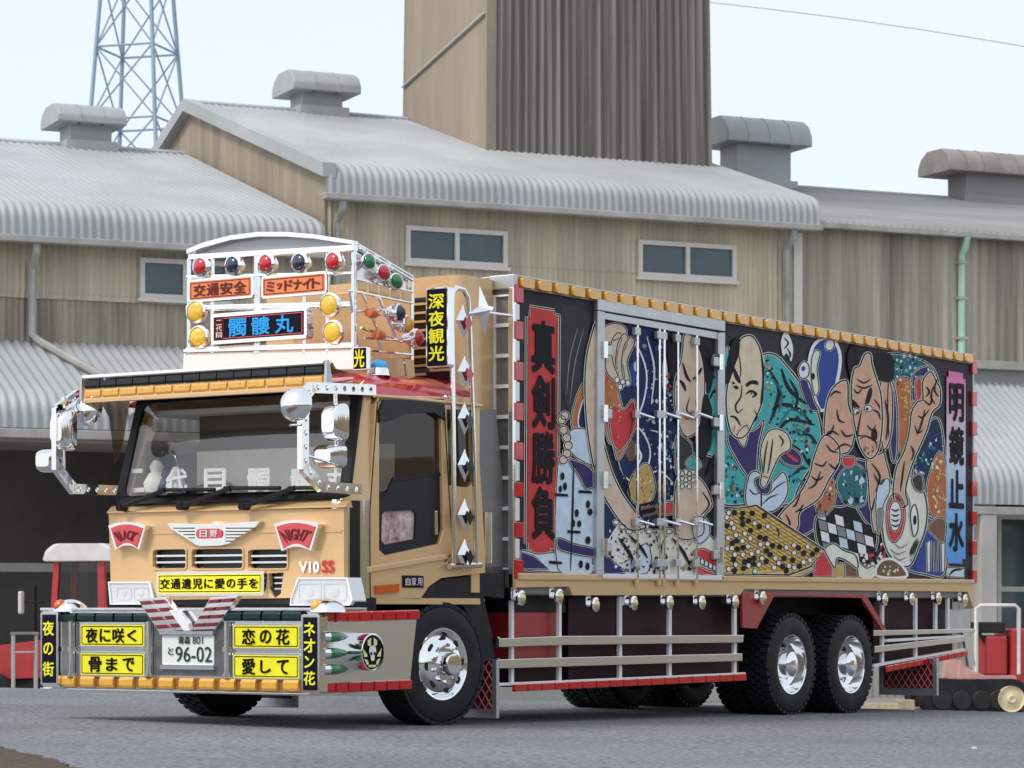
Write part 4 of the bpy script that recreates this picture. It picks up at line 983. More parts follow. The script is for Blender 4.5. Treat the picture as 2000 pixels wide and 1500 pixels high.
# gold rear board of the rack
xb = S(805, 640, YH)[0]
mb = MB(FR(xb)); rr_ = rF(400, 560, 690, 690, XH); mb.box(rr_[0] + .3, -YH - .02, rr_[2] - .02, FP(650, 545, XH)[1], -.03, .0); part(mb, 'rack_board', M_GOLD, bevel=.01)
for (px, py, ln) in ((398, 521, M_LRED), (461, 518, M_LBLUE), (526, 515, M_LRED), (591, 513, M_LBLUE), (657, 511, M_LRED)):
    p = hF(px, py); lamp('rack_lamp', (p[0] - .04, p[1], p[2]), (-1, 0, 0), .066, ln, .12, bez=1.36)
for (px, py) in ((387, 609), (392, 659), (648, 596), (654, 649)):
    p = hF(px, py); lamp('fog_lamp', (p[0] - .03, p[1], p[2]), (-1, -.1, 0), .082, M_LYEL, .11, h=.03, bez=1.22)
sign('rack_sign', FR(XH - .03), rF(367, 541, 494, 587, XH - .03), .05, M_OPLATE, M_INKR, '交通安全', edge=M_INKR, gap=.08, pad=.04, vpad=.025, bold=.024, rad=.03, border=.022)
sign('rack_sign', FR(XH - .03), rF(510, 534, 638, 579, XH - .03), .05, M_OPLATE, M_INKR, 'ミッドナイト', edge=M_INKR, gap=.06, pad=.035, vpad=.03, bold=.024, rad=.03, border=.022)
o = sign('name_sign', FR(XH - .06), rF(412, 606, 599, 667, XH - .06), .09, M_NAVY, M_INKB, '', rad=.03, border=.032, edge=M_BADGE)
r = rF(412, 606, 599, 667, XH - .06); i_ = inset_rect(*r, .042)
t = MB(FR(XH - .06)); t.poly(rrect(i_[0], i_[0] + .105, i_[2], i_[3], .01), .003, .006); t.build('sign_patch', M_MAROON, o)
t = MB(FR(XH - .06)); put_chars(t, '二代目', i_[0] + .022, i_[0] + .085, i_[2] + .01, i_[3] - .01, .009, True, .16, .005); t.build('lettering', M_INKW, o)
t = MB(FR(XH - .06)); put_chars(t, '髑髏丸', i_[0] + .13, i_[1] - .06, i_[2] + .012, i_[3] - .012, .009, False, .22, .02); t.build('lettering', M_INKB, o)
# side of the rack
for a, b_ in (((694, 474), (806, 541)), ((694, 480), (806, 548)), ((806, 541), (807, 592)), ((694, 545), (806, 570)), ((683, 568), (806, 592)), ((694, 474), (694, 690)),
              ((806, 592), (806, 735)), ((683, 568), (700, 690)), ((708, 574), (735, 640)), ((735, 640), (745, 690)), ((740, 582), (775, 665)), ((695, 608), (765, 605)), ((705, 640), (785, 668)), ((712, 660), (800, 665)), ((700, 683), (806, 693)), ((730, 700), (806, 712))):
    bar(hS(*a), hS(*b_), .012)
strip_S('rack_panel', (697, 549), (804, 573), 17, 17, 5, YH, M_GOLD, depth=.012, gap=.2)
mb = MB(SD(YH + .03)); mb.poly([S(*p, YH) for p in [(694, 476), (806, 544), (806, 566), (694, 542)]], -.01, .0); part(mb, 'rack_side_sheet', M_CHROMEB)
for (px, py, ln) in ((712, 511, M_LGREEN), (741, 533, M_LRED), (766, 550, M_LGREEN)):
    p = hS(px, py); lamp('rack_lamp', (p[0], p[1] - .04, p[2]), (-.35, -1, 0), .058, ln, .08, h=.045)
for (px, py, ln) in ((765, 612, M_LBLUE), (781, 634, M_LAMBER), (801, 661, M_LRED)):
    p = hS(px, py); lamp('rack_lamp', (p[0], p[1] - .07, p[2]), (.2, -1, 0), .066, ln, .12, h=.06)
for (px, py) in ((716, 612), (730, 655)):
    p = hS(px, py); mb = MB(); mb.lathe([(0, -.10), (.03, -.085), (.043, -.04), (.045, .02), (.036, .06), (0, .062)], (p[0], p[1] - .05, p[2]), (-1, -.2, .0), 16); o = part(mb, 'torpedo_lamp', M_LORANGE, smooth=True)
    q = MB(); q.cyl((p[0] + .08, p[1] - .03, p[2]), (p[0] + .16, p[1], p[2]), .03, .02, n=12); q.build('socket', M_CHROME, o, smooth=True)
pS('rack_side_panel', [(727, 698), (785, 700), (790, 737), (728, 729)], YH, -.02, .012, M_GOLD, bevel=.004)
pS('rack_side_panel', [(788, 700), (806, 703), (809, 738), (793, 737)], YH, -.02, .012, M_GOLD, bevel=.004)
sign('rack_small_sign', FR(XH - .03), rF(690, 678, 716, 722, XH - .03), .05, M_NAVY, M_INKY, '光', border=.006, pad=.004, vpad=.012, rad=.006)
p = hS(720, 724); mb = MB(); mb.lathe([(.10, -.05), (.095, .0), (.088, .012)], (p[0] - .02, p[1] - .12, p[2]), (0, 0, 1), 20); o = part(mb, 'beacon', M_CHROME, smooth=True)
q = MB(); q.dome((p[0] - .02, p[1] - .12, p[2] + .01), (0, 0, 1), .085, .075, 18, 6); q.build('lens', M_LCYAN, o, smooth=True)

# ---------------------------------------------------------------- cargo box
X0, X1 = S(1005, 600)[0], S(1900, 800)[0]; Z0, Z1 = 1.30, 3.815
mb = MB(); mb.box(X0, X1, .012, 2.53, Z0 - .22, Z1); part(mb, 'cargo_box', M_GREYP, bevel=.02)
M_PANEL = mat('side_panel_navy', (.012, .012, .020), .5, .0, .0, var=.1, vscale=2, spec=.25)
mb = MB(SD(0.012)); mb.box(X0 + .06, X1 - .03, Z0, Z1 - .03, .0, .012); panel = part(mb, 'side_panel', M_PANEL)
mb = MB(); mb.box(X0 - .02, X1 + .02, -.024, 2.56, Z1 - .004, Z1 + .010); part(mb, 'roof_rail', M_ALU, bevel=.01)
# refrigeration fairing and front wall details
mb = MB(lambda u, v, w: (u, v, w)); mb.poly(rrect(2.16, X0 + .02, .18, 2.36, .12), 2.62, 3.79); part(mb, 'refrigeration_unit', M_GOLD, smooth=True, ang=40)
mb = MB(FR(2.16)); mb.box(-1.0, -.50, 2.9, 3.62, -.01, .012); part(mb, 'unit_grille', M_BLACK, bevel=.01)
for i in range(9):
    mb = MB(FR(2.16)); zz = 2.95 + i * .075; mb.box(-.98, -.52, zz, zz + .02, .010, .03); part(mb, 'unit_slat', M_GOLD)
n = 9
for i in range(n):
    z0 = 1.30 + (3.66 - 1.30) * i / n; z1 = 1.30 + (3.66 - 1.30) * (i + 1) / n
    mb = MB(FR(X0)); mb.poly([(-.20, z0), (-.02, z0), (-.02, z1), (-.20, z1)], .0, .035, [[(-.185, z0 + .016), (-.04, z0 + .016), (-.04, z1 - .016), (-.185, z1 - .016)]]); o = part(mb, 'front_ladder_frame', M_WHITEM)
    q = MB(FR(X0)); q.box(-.19, -.035, z0 + .01, z1 - .01, .002, .008); q.build('ladder_cell', M_GREYP, o)
mb = MB(); mb.box(X0 - .045, X0 + .03, -.02, .24, Z1 - .11, Z1 + .014); part(mb, 'corner_cap', M_ALU, bevel=.01)
mb = MB(); mb.box(X0 - .05, X0 + .005, -.02, .03, 1.06, Z1 - .1); part(mb, 'corner_post', M_CHROME, bevel=.006)
for px, ys in ((1000, [(556, 592), (628, 664), (707, 744), (787, 822), (864, 899), (942, 971), (1020, 1050), (1093, 1131)]),):
    for a, b_ in ys:
        r = rS(1001, a, 1021, b_); mb = MB(SD(0)); mb.box(X0 - .03, X0 + .10, r[2], r[3], -.02, .03); part(mb, 'red_lamp', M_LRED, bevel=.008)
    for (a, b_), (c, d) in zip(ys, ys[1:]):
        r = rS(1001, b_ + 2, 1021, c - 2); mb = MB(SD(0)); mb.box(X0 - .02, X0 + .05, r[2], r[3], -.02, .022); part(mb, 'white_lamp', M_WHITEM, bevel=.008)
for a, b_ in [(704, 731), (765, 793), (824, 851), (883, 912), (940, 970), (998, 1026), (1056, 1084), (1113, 1140)]:
    r = rS(1895, a, 1909, b_); mb = MB(SD(0)); mb.box(X1 - .06, X1 + .06, r[2], r[3], -.03, .03); part(mb, 'red_lamp', M_LRED, bevel=.008)
mb = MB(); mb.box(X1 - .01, X1 + .02, -.01, .05, 1.06, Z1); part(mb, 'rear_post', M_ALU, bevel=.006)
# amber lamp strip along the top edge
mb = MB(SD(0)); mb.box(X0 + .02, X1 + .02, Z1 - .102, Z1 - .006, .0, .02); part(mb, 'lamp_strip', M_LBROWN)
n = 34; d = (X1 - X0 - .06) / n
proto = None
for i in range(n):
    if proto is None:
        mb = MB(SD(0)); mb.poly(rrect(0, d * .68, -.042, .042, .018, 3), .015, .055); proto = part(mb, 'amber_lamp', M_LAMBER, bevel=.012); proto.location = (X0 + .05, 0, Z1 - .05)
    else: clone(proto, T_, (X0 + .05 + i * d, 0, Z1 - .05))
# gold sill rail and step
pS('sill_rail', [(1003, 1132), (1897, 1137), (1897, 1189), (1885, 1156), (1448, 1151), (1441, 1162), (1113, 1163), (1106, 1146), (1003, 1148)], 0, -.06, .03, M_GOLD, bevel=.006)
pS('sill_moulding', [(1005, 1119), (1896, 1132), (1896, 1140), (1005, 1133)], 0, -.02, .05, M_GOLD, bevel=.01)
# cargo door frame, hinges and lock rods
def dS(name, pts, w0, w1, m, **k): return pS(name, pts, 0, w0, w1, m, **k)
dS('door_header', [(1159, 584), (1408, 627), (1408, 648), (1159, 606)], .0, .05, M_ALU, bevel=.005)
dS('door_header', [(1160, 608), (1406, 651), (1400, 664), (1170, 623)], .0, .035, M_ALU, bevel=.005)
dS('door_jamb', [(1159, 607), (1173, 610), (1171, 1128), (1157, 1127)], .0, .05, M_ALU, bevel=.006)
dS('door_jamb', [(1395, 650), (1408, 650), (1406, 1132), (1392, 1131)], .0, .05, M_ALU, bevel=.006)
dS('door_sill', [(1168, 1121), (1400, 1124), (1400, 1133), (1168, 1130)], .0, .06, M_WHITEM, bevel=.005)
for i, (px, w) in enumerate(((1234, .013), (1277, .013), (1286, .016), (1313, .013), (1350, .013))):
    x, zt_ = S(px, 636 + (px - 1234) * .17); zb2 = S(px, 1131)[1]
    mb = MB(); mb.cyl((x, -.06, zb2), (x, -.06, zt_), w, n=8); o = part(mb, 'lock_rod', M_CHROME, smooth=True)
    for py in (648 + (px - 1234) * .17, 810, 1020, 1100):
        zz = S(px, py)[1]; q = MB(); q.box(x - .05, x + .04, -.075, -.03, zz - .035, zz + .035); q.build('rod_bracket', M_ALU, o, bevel=.006)
    if i != 1:
        for py in (808, 1018):
            zz = S(px, py)[1]; q = MB(); q.tube([(x, -.08, zz), (x + .24, -.085, zz - .03)], .014, 6); q.build('lock_handle', M_CHROME, o)
    q = MB(); q.cyl((x, -.05, zb2 - .06), (x, -.05, zb2 + .01), .026, n=8); q.build('rod_foot', M_GOLD, o)
for px, ys, dx in ((1170, (684, 808, 938, 1068), .12), (1396, (708, 826, 958, 1084), -.12)):
    for py in ys:
        x, zz = S(px, py); mb = MB(SD(0)); mb.box(min(x - .03, x + dx), max(x + .03, x + dx), zz - .045, zz + .045, .02, .07); o = part(mb, 'hinge', M_ALU, bevel=.01)
        q = MB(); q.cyl((x, -.065, zz - .075), (x, -.065, zz + .075), .028, n=10); q.build('hinge_pin', M_CHROME, o, smooth=True)
# small round lamps below the sill
for (px, py) in ((1015, 1168), (1089, 1165), (1160, 1181), (1235, 1178), (1305, 1177), (1368, 1177), (1433, 1176), (1487, 1168), (1725, 1171), (1778, 1170), (1830, 1169), (1882, 1172)):
    x, z = S(px, py, -.03); o = lamp('sill_lamp', (x, -.05, z), (0, -1, 0), .046, mat('lamp_gold', (.75, .62, .30), .2, .6) if 'lamp_gold' not in MATS else MATS['lamp_gold'], .06, h=.03, bez=1.45)
    q = MB(); q.box(x - .10, x - .02, -.01, .05, z - .02, z + .09); q.build('lamp_bracket', M_CHROME, o)

# ---------------------------------------------------------------- body between the wheels
def mp(name, pts, y, m, w0=-.05, w1=0, **k): return pS(name, pts, y, w0, w1, m, **k)
mp('side_locker', [(1110, 1165), (1443, 1160), (1443, 1322), (1110, 1332)], .16, M_CHASSIS, -.4)
mp('battery_box', [(1002, 1196), (1092, 1196), (1092, 1288), (1002, 1288)], .10, M_REDBOX, -.4, bevel=.01)
mp('locker_panel', [(1002, 1150), (1100, 1148), (1106, 1196), (1002, 1196)], .14, M_DARK, -.3)
mp('locker_panel', [(1002, 1292), (1092, 1292), (1092, 1338), (1002, 1342)], .16, M_CHASSIS, -.3)
for px in (1206, 1309): mp('panel_joint', [(px - 2, 1166), (px + 2, 1166), (px + 2, 1322), (px - 2, 1324)], .16, M_DARK, -.01, .01)
mp('wheel_arch', [(1449, 1157), (1690, 1160), (1732, 1232), (1726, 1236), (1682, 1168), (1512, 1164), (1478, 1228), (1450, 1226)], .0, M_REDBOX, -.03, .004, bevel=.006)
mp('arch_liner', [(1450, 1158), (1705, 1160), (1720, 1240), (1450, 1240)], .72, M_DARK)
mp('side_locker', [(1706, 1163), (1860, 1165), (1860, 1278), (1725, 1300), (1706, 1300)], .16, M_CHASSIS, -.4)
mp('rear_locker', [(1848, 1190), (1896, 1190), (1896, 1240), (1848, 1238)], .06, M_ALU, -.4, bevel=.006)
# posts and rails of the side guard
for px, y0, y1 in ((1002, 1170, 1340), (1095, 1166, 1335), (1213, 1165, 1325), (1310, 1165, 1320), (1437, 1165, 1316)):
    mp('guard_post', [(px - 3, y0), (px + 2, y0), (px + 2, y1), (px - 3, y1)], .02, M_WHITEM, -.03, .0)
G = .0
mp('guard_rail', [(972, 1247), (1099, 1242), (1099, 1260), (972, 1264)], G, M_CHROMEB, -.03, .02, bevel=.005)
mp('guard_rail', [(1099, 1242), (1450, 1240), (1448, 1255), (1099, 1260)], G, M_CHROMEB, -.03, .02, bevel=.005)
mp('guard_rail', [(972, 1288), (1099, 1284), (1099, 1302), (972, 1306)], G, M_CHROMEB, -.03, .02, bevel=.005)
mp('guard_rail', [(1099, 1284), (1447, 1276), (1447, 1291), (1099, 1302)], G, M_CHROMEB, -.03, .02, bevel=.005)
mp('guard_sill', [(972, 1334), (1455, 1313), (1455, 1318), (972, 1340)], G, M_WHITEM, -.04, .01, bevel=.004)
strip_S('red_lamp', (1000, 1337), (1455, 1316), 14, 13, 17, -.02, M_LRED, depth=.03, gap=.05)
# rail returns running inwards at the front end of the guard
for py in (1252, 1294, 1340):
    x, z = S(973, py); mb = MB(); mb.box(x, x + .03, .0, .35, z - .035, z + .035); part(mb, 'guard_return', M_CHROMEB, bevel=.005)
# rear overhang guard
mp('guard_rail', [(1704, 1231), (1902, 1228), (1902, 1235), (1704, 1242)], G, M_CHROMEB, -.03, .02, bevel=.005)
mp('guard_rail', [(1706, 1262), (1880, 1243), (1880, 1253), (1706, 1275)], G, M_CHROMEB, -.03, .02, bevel=.005)
mp('guard_rail', [(1730, 1248), (1880, 1240), (1880, 1244), (1730, 1254)], G, M_WHITEM, -.03, .02)
mp('guard_sill', [(1706, 1297), (1884, 1266), (1884, 1270), (1706, 1303)], G, M_WHITEM, -.04, .01)
strip_S('red_lamp', (1728, 1301), (1887, 1270), 12, 11, 12, -.02, M_LRED, depth=.03, gap=.05)
mp('rear_hanger', [(1880, 1230), (1893, 1230), (1906, 1300), (1893, 1302)], .02, M_CHROMEB, -.03, 0)
for px, y0, y1 in ((1725, 1165, 1300), (1790, 1163, 1285), (1829, 1163, 1235), (1853, 1163, 1235)):
    mp('guard_post', [(px - 2, y0), (px + 2, y0), (px + 2, y1), (px - 2, y1)], .02, M_WHITEM, -.03, .0)
# quilted mud flaps
def flap(x, a, b_, c, d):
    r = rF(a, b_, c, d, x); u0, u1, v0, v1 = r
    mb = MB(FR(x)); mb.poly([(u0, v0), (u1, v0), (u1, v1), (u0, v1)], -.02, .02, [[(u0 + .05, v0 + .08), (u1 - .05, v0 + .08), (u1 - .05, v1 - .01), (u0 + .05, v1 - .01)]]); o = part(mb, 'mud_flap', M_ALU, bevel=.005)
    q = MB(FR(x)); q.box(u0 + .045, u1 - .045, v0 + .075, v1 - .005, -.012, .008); q.build('quilted_panel', M_QUILT, o)
    A0, A1, B0, B1 = u0 + .05, u1 - .05, v0 + .08, v1 - .01; st = .115; ln = MB(FR(x))
    for sg in (1, -1):
        k = -20
        while k < 20:
            c0 = k * st; k += 1
            # line v = B0 + sg*1.5*(u - A0) + c0, clipped
            P = []
            for uu in (A0, A1):
                vv = B0 + sg * 1.5 * (uu - A0) + c0
                P.append([uu, vv])
            (ua, va), (ub, vb) = P
            def clip(t): return ua + (ub - ua) * t, va + (vb - va) * t
            t0, t1 = 0.0, 1.0
            if va != vb:
                tt = sorted(((B0 - va) / (vb - va), (B1 - va) / (vb - va))); t0, t1 = max(0, tt[0]), min(1, tt[1])
            if t1 - t0 > .03:
                p, q_ = clip(t0), clip(t1); ln.tube([(p[0], p[1], .010), (q_[0], q_[1], .010)], .0045, 4)
    ln.build('quilt_piping', M_QLINE, o)
flap(2.28, 868, 1288, 973, 1402)
flap(2.28, 478, 1338, 581, 1381)
flap(10.6, 1718, 1285, 1832, 1358)
# front wheel arch, steps, mud guard
pS('mud_guard', [(816, 1175), (836, 1148), (862, 1131), (948, 1121), (985, 1121), (985, 1170), (945, 1165), (962, 1240), (968, 1295), (940, 1295), (925, 1220), (905, 1185), (880, 1172), (850, 1170)], .03, -.45, .0, M_RUBBER, bevel=.01)
mp('cab_back_panel', [(930, 800), (968, 800), (1000, 1120), (946, 1120)], .10, M_GREYP, -.03)
mb = MB(); mb.box(2.24, X0, .10, 2.4, 1.06, 1.32); part(mb, 'subframe', M_DARK)

# ---------------------------------------------------------------- side pole frame with diamond reflectors
YP = -.06; r1 = .022
def sp(px, py, y=YP): x, z = S(px, py, y); return (x, y, z)
mb = MB(); mb.tube([sp(886, 1106), sp(886, 900), sp(884, 720), sp(882, 600), sp(884, 572), sp(893, 562), sp(905, 566), sp(914, 582), sp(917, 620), sp(920, 720), sp(926, 900), sp(929, 1106)], r1, 10)
part(mb, 'pole_frame', M_CHROME, smooth=True)
mb = MB(); mb.tube([sp(878, 1106), sp(938, 1104)], .025, 8); part(mb, 'pole_foot', M_CHROME, smooth=True)
for py in (627, 727, 818, 909, 1006, 1084):
    x, z = S(907 if py > 700 else 904, py, YP); hx, hz = .105, .140
    mb = MB(); c_ = mb.v((x, YP - .045, z)); bk = mb.v((x, YP + .02, z)); k = [mb.v((x + a * hx, YP - .005, z + b_ * hz)) for a, b_ in ((0, 1), (1, 0), (0, -1), (-1, 0))]
    for i in range(4): mb.f(c_, k[i], k[(i + 1) % 4]); mb.f(bk, k[(i + 1) % 4], k[i])
    o = part(mb, 'diamond_reflector', M_CHROME)
    q = MB(); q.m = lambda a, b_, c: (x + a * hx * .52, YP - .05 + c, z + b_ * hz * .52 - .02); q.flat([(0, 1), (1, 0), (0, -1), (-1, 0)], -.01 if py < 640 else -.008); 
    q.build('reflector_lens', M_LRED if py < 750 else M_BLACK, o)
for py in (775, 1100):
    mb = MB(); a = sp(886, py); mb.tube([a, (a[0], .05, a[2])], .015, 6); part(mb, 'pole_bracket', M_CHROME, smooth=True)
sign('vertical_sign', FR(1.60), rF(832, 561, 875, 718, 1.60), .09, M_NAVY, M_INKY, '深夜観光', vertical=True, border=.014, pad=.018, vpad=.03, gap=.12, bold=.02, rad=.025)
mb = MB(FR(2.155)); mb.box(-.80, -.26, 2.64, 2.98, -.01, .012); part(mb, 'unit_lower_panel', M_CHASSIS, bevel=.01)
# four pointed star ornament
xs, zs = S(942, 607, -.10); mb = MB(); c_ = mb.v((xs, -.18, zs)); bk = mb.v((xs, -.04, zs)); k = []
for i in range(8):
    a = R(45 * i + 12); rr = (.21 if i % 2 == 0 else .065); k.append(mb.v((xs + rr * .95 * math.cos(a), -.10, zs + rr * math.sin(a))))
for i in range(8): mb.f(c_, k[i], k[(i + 1) % 8]); mb.f(bk, k[(i + 1) % 8], k[i])
o = part(mb, 'star_ornament', M_CHROME)
q = MB(); q.tube([(xs, -.05, zs), (X0, .03, zs + .02)], .014, 6); q.build('star_stalk', M_CHROME, o)
# grab tank behind the cab
mb = MB(); a = S(945, 990, .05); mb.cyl((a[0] + .05, .06, 1.35), (a[0] + .05, .06, 1.78), .05, n=14); part(mb, 'air_cleaner', M_CHROME, smooth=True)

# ---------------------------------------------------------------- the printed mural on the side panel (flat print, thin sheets)
def ink(name, c, r=.55): return mat('print_' + name, c, r, 0, .0, var=.12, vscale=7, spec=.12)
PK = dict(k=ink('black', (.012, .011, .016)), w=ink('white', (.82, .83, .84)), ps=ink('pale_skin', (.70, .52, .40)), bs=ink('beige_skin', (.74, .61, .44)),
          rs=ink('red_skin', (.68, .39, .27)), rd=ink('red', (.60, .06, .06)), or_=ink('orange', (.50, .17, .07)), tl=ink('teal', (.07, .43, .43)),
          dt=ink('dark_teal', (.03, .16, .18)), nv=ink('navy', (.018, .035, .10)), vi=ink('violet', (.045, .035, .14)), bl=ink('blue', (.035, .075, .32)), lb=ink('pale_blue', (.60, .70, .82)),
          gd=ink('gold', (.72, .48, .13)), gy=ink('grey', (.25, .25, .27)), dg=ink('dark_grey', (.045, .045, .05)), pk=ink('pink', (.70, .20, .42)),
          sb=ink('sky_blue', (.10, .42, .75)), cr=ink('cream', (.78, .77, .66)), br=ink('brown', (.20, .11, .07)), oc=ink('ochre', (.55, .38, .14)))
PKL = list(PK); PKM = [PK[k] for k in PKL]
LAY = .0024
class Mural:
    def __init__(s): s.mb = MB(SD(0.0)); s.n = 0
    def fill(s, pts, c, L, smooth=True, k=4, ol=1.6, olc='k'):
        P = catmull(pts, True, k) if smooth else list(pts)
        if ol:
            # outline = slightly grown copy below the fill
            if olc == 'k' and ol > 1.2: s.stroke(P, ol * 2.3, 'cr', L + .3, closed=True)
            s.stroke(P, ol * 1.25, olc, L + .5, closed=True)
        s.mb.mi = PKL.index(c); s.mb.flat([S(*p) for p in P], LAY * L)
    def stroke(s, P, w, c, L, closed=False, smooth=False, taper=False, k=5):
        if smooth: P = catmull(P, closed, k)
        P = [Vector(p) for p in P]; n = len(P); A = []; B = []
        for i in range(n):
            d = (P[(i + 1) % n] - P[i - 1]) if closed else (P[min(n - 1, i + 1)] - P[max(0, i - 1)])
            if d.length < 1e-6: d = Vector((1, 0))
            d.normalize(); nn = Vector((-d.y, d.x)); ww = w
            if taper: ww = w * (.25 + .75 * math.sin(math.pi * (i + .15) / (n - .7)))
            A.append(s.mb.v((*S(*(P[i] + nn * ww / 2)), LAY * L))); B.append(s.mb.v((*S(*(P[i] - nn * ww / 2)), LAY * L)))
        s.mb.mi = PKL.index(c)
        for i in range(n if closed else n - 1):
            j = (i + 1) % n; s.mb.f(A[i], A[j], B[j], B[i])
    def line(s, P, w, c='k', L=6, taper=True): s.stroke(P, w * 1.45, 'k' if c == 'br' else c, L, smooth=len(P) > 2, taper=taper and len(P) > 2)
    def spot(s, x, y, rx, ry, c, L, n=9, ol=0, rot=0.0):
        P = [(x + rx * math.cos(2 * math.pi * i / n + rot), y + ry * math.sin(2 * math.pi * i / n + rot)) for i in range(n)]; s.fill(P, c, L, False, ol=ol)
    def flecks(s, poly, n, cols, L, sz=(2, 5), seed=1):
        rg = random.Random(seed); xs = [p[0] for p in poly]; ys = [p[1] for p in poly]; done = 0; tries = 0
        def inside(x, y):
            c = False
            for (x0, y0), (x1, y1) in zip(poly, poly[1:] + poly[:1]):
                if (y0 > y) != (y1 > y) and x < (x1 - x0) * (y - y0) / (y1 - y0) + x0: c = not c
            return c
        while done < n and tries < n * 12:
            tries += 1; x, y = rg.uniform(min(xs), max(xs)), rg.uniform(min(ys), max(ys))
            if not inside(x, y): continue
            r = rg.uniform(*sz); a0 = rg.uniform(0, 6); m = rg.choice((4, 5, 6))
            P = [(x + r * rg.uniform(.5, 1.1) * .8 * math.cos(a0 + 6.283 * i / m), y + r * rg.uniform(.5, 1.2) * math.sin(a0 + 6.283 * i / m)) for i in range(m)]
            s.fill(P, rg.choice(cols), L + .012 * (done % 20), False, ol=0); done += 1
    def done(s, name): return s.mb.build(name, PKM, panel)

# -- left figure: pale robe with dark spots, arm, navy discs
M = Mural()
M.fill([(1100, 600), (1150, 612), (1148, 660), (1142, 740), (1118, 800), (1108, 800), (1096, 740), (1092, 660)], 'dg', 1, ol=0)
for P in ([(1128, 640), (1112, 700), (1106, 770)], [(1140, 640), (1122, 710), (1112, 790)]): M.line(P, 1.5, 'gy', 2)
M.fill([(1118, 800), (1135, 752), (1160, 730), (1165, 800), (1158, 860), (1118, 838)], 'or_', 2)
M.fill([(1128, 830), (1136, 785), (1150, 776), (1160, 800), (1152, 850)], 'nv', 3, ol=2, olc='w')
M.fill([(1112, 842), (1140, 838), (1158, 858), (1158, 905), (1135, 900), (1112, 880)], 'lb', 4)
M.fill([(1088, 908), (1105, 893), (1125, 905), (1135, 940), (1158, 930), (1160, 1112), (1088, 1110)], 'lb', 3)
M.fill([(1015, 1076), (1050, 1082), (1090, 1080), (1160, 1100), (1160, 1117), (1015, 1112)], 'lb', 2)
M.fill([(1108, 897), (1150, 912), (1162, 945), (1142, 955), (1128, 930)], 'vi', 5)
M.fill([(1088, 1050), (1120, 1062), (1160, 1072), (1160, 1088), (1118, 1082), (1088, 1072)], 'vi', 5)
M.fill([(1015, 1078), (1040, 1085), (1070, 1112), (1015, 1112)], 'vi', 5, False)
M.line([(1118, 905), (1116, 1000), (1112, 1115)], 2.5, 'k', 6)
for x, y, rx, ry in ((1096, 930, 4, 8), (1101, 950, 4, 8), (1092, 955, 3, 7), (1124, 1002, 4, 8), (1117, 1022, 4, 8), (1129, 1023, 4, 7), (1146, 985, 4, 8), (1132, 1102, 4, 8), (1145, 1106, 4, 8), (1146, 1055, 5, 8), (1150, 1000, 5, 7)): M.spot(x, y, rx, ry, 'k', 6.5)
for x, y in ((1094, 966), (1118, 1038), (1082, 1098), (1140, 960)): M.fill([(x - 12, y - 3), (x + 12, y - 1), (x + 14, y + 4), (x - 12, y + 3)], 'k', 6.5, False, ol=0)
for i, (x, y) in enumerate(((1098, 840), (1104, 855), (1107, 870), (1104, 886), (1097, 898), (1094, 820), (1100, 812))): M.spot(x, y, 8, 8, 'ps', 6 + .2 * i, 10, 1.8)
M.fill([(1163, 622), (1172, 640), (1160, 720), (1163, 800), (1185, 900), (1210, 960), (1245, 1010), (1258, 1030), (1225, 1034), (1195, 1000), (1168, 950), (1150, 880), (1140, 790), (1142, 700)], 'ps', 7, ol=2.2)
M.line([(1205, 900), (1222, 945), (1228, 975)], 2, 'br', 8.5)
M.fill([(1175, 800), (1172, 720), (1195, 720), (1215, 800), (1235, 790), (1225, 860), (1205, 900), (1195, 870), (1185, 860)], 'or_', 5)
M.fill([(1188, 790), (1215, 800), (1235, 780), (1240, 830), (1212, 880), (1192, 860)], 'rd', 5.5)
M.flecks([(1178, 730), (1200, 730), (1215, 800), (1205, 880), (1180, 800)], 26, ['gd', 'oc', 'rd'], 6, (1.5, 3.5), 4)
M.fill([(1160, 985), (1185, 970), (1210, 1010), (1195, 1040), (1170, 1080), (1160, 1075)], 'nv', 5.2, ol=1.8, olc='w')
M.fill([(1160, 905), (1180, 930), (1190, 970), (1165, 985), (1158, 950)], 'or_', 5)
M.done('mural_figure')
# -- tattooed back and clutching hand behind the cargo door
M = Mural()
bg = [(1175, 640), (1320, 640), (1325, 1000), (1255, 1025), (1215, 950), (1180, 830)]
M.fill(bg, 'nv', 1, False, ol=0)
M.flecks([(1240, 650), (1320, 660), (1320, 900), (1240, 900)], 150, ['k', 'w', 'lb', 'nv', 'vi', 'bl', 'gy'], 2, (2, 6), 9)
M.fill([(1200, 690), (1225, 660), (1250, 690), (1262, 740), (1250, 800), (1225, 815), (1205, 780), (1196, 730)], 'nv', 3, ol=2.4, olc='w')
M.spot(1237, 730, 9, 26, 'bl', 3.8); M.spot(1240, 716, 4, 10, 'cr', 4.4); M.spot(1215, 752, 5, 5, 'w', 4)
M.fill([(1205, 860), (1225, 830), (1250, 840), (1268, 880), (1258, 925), (1232, 940), (1210, 915)], 'nv', 4, ol=2.4, olc='w')
M.spot(1230, 880, 11, 22, 'br', 4.8); M.spot(1243, 880, 4, 20, 'cr', 5); M.line([(1238, 868), (1250, 890), (1240, 915)], 3, 'w', 5.4)
M.fill([(1178, 640), (1206, 632), (1222, 650), (1190, 668), (1176, 670)], 'ps', 4.5)
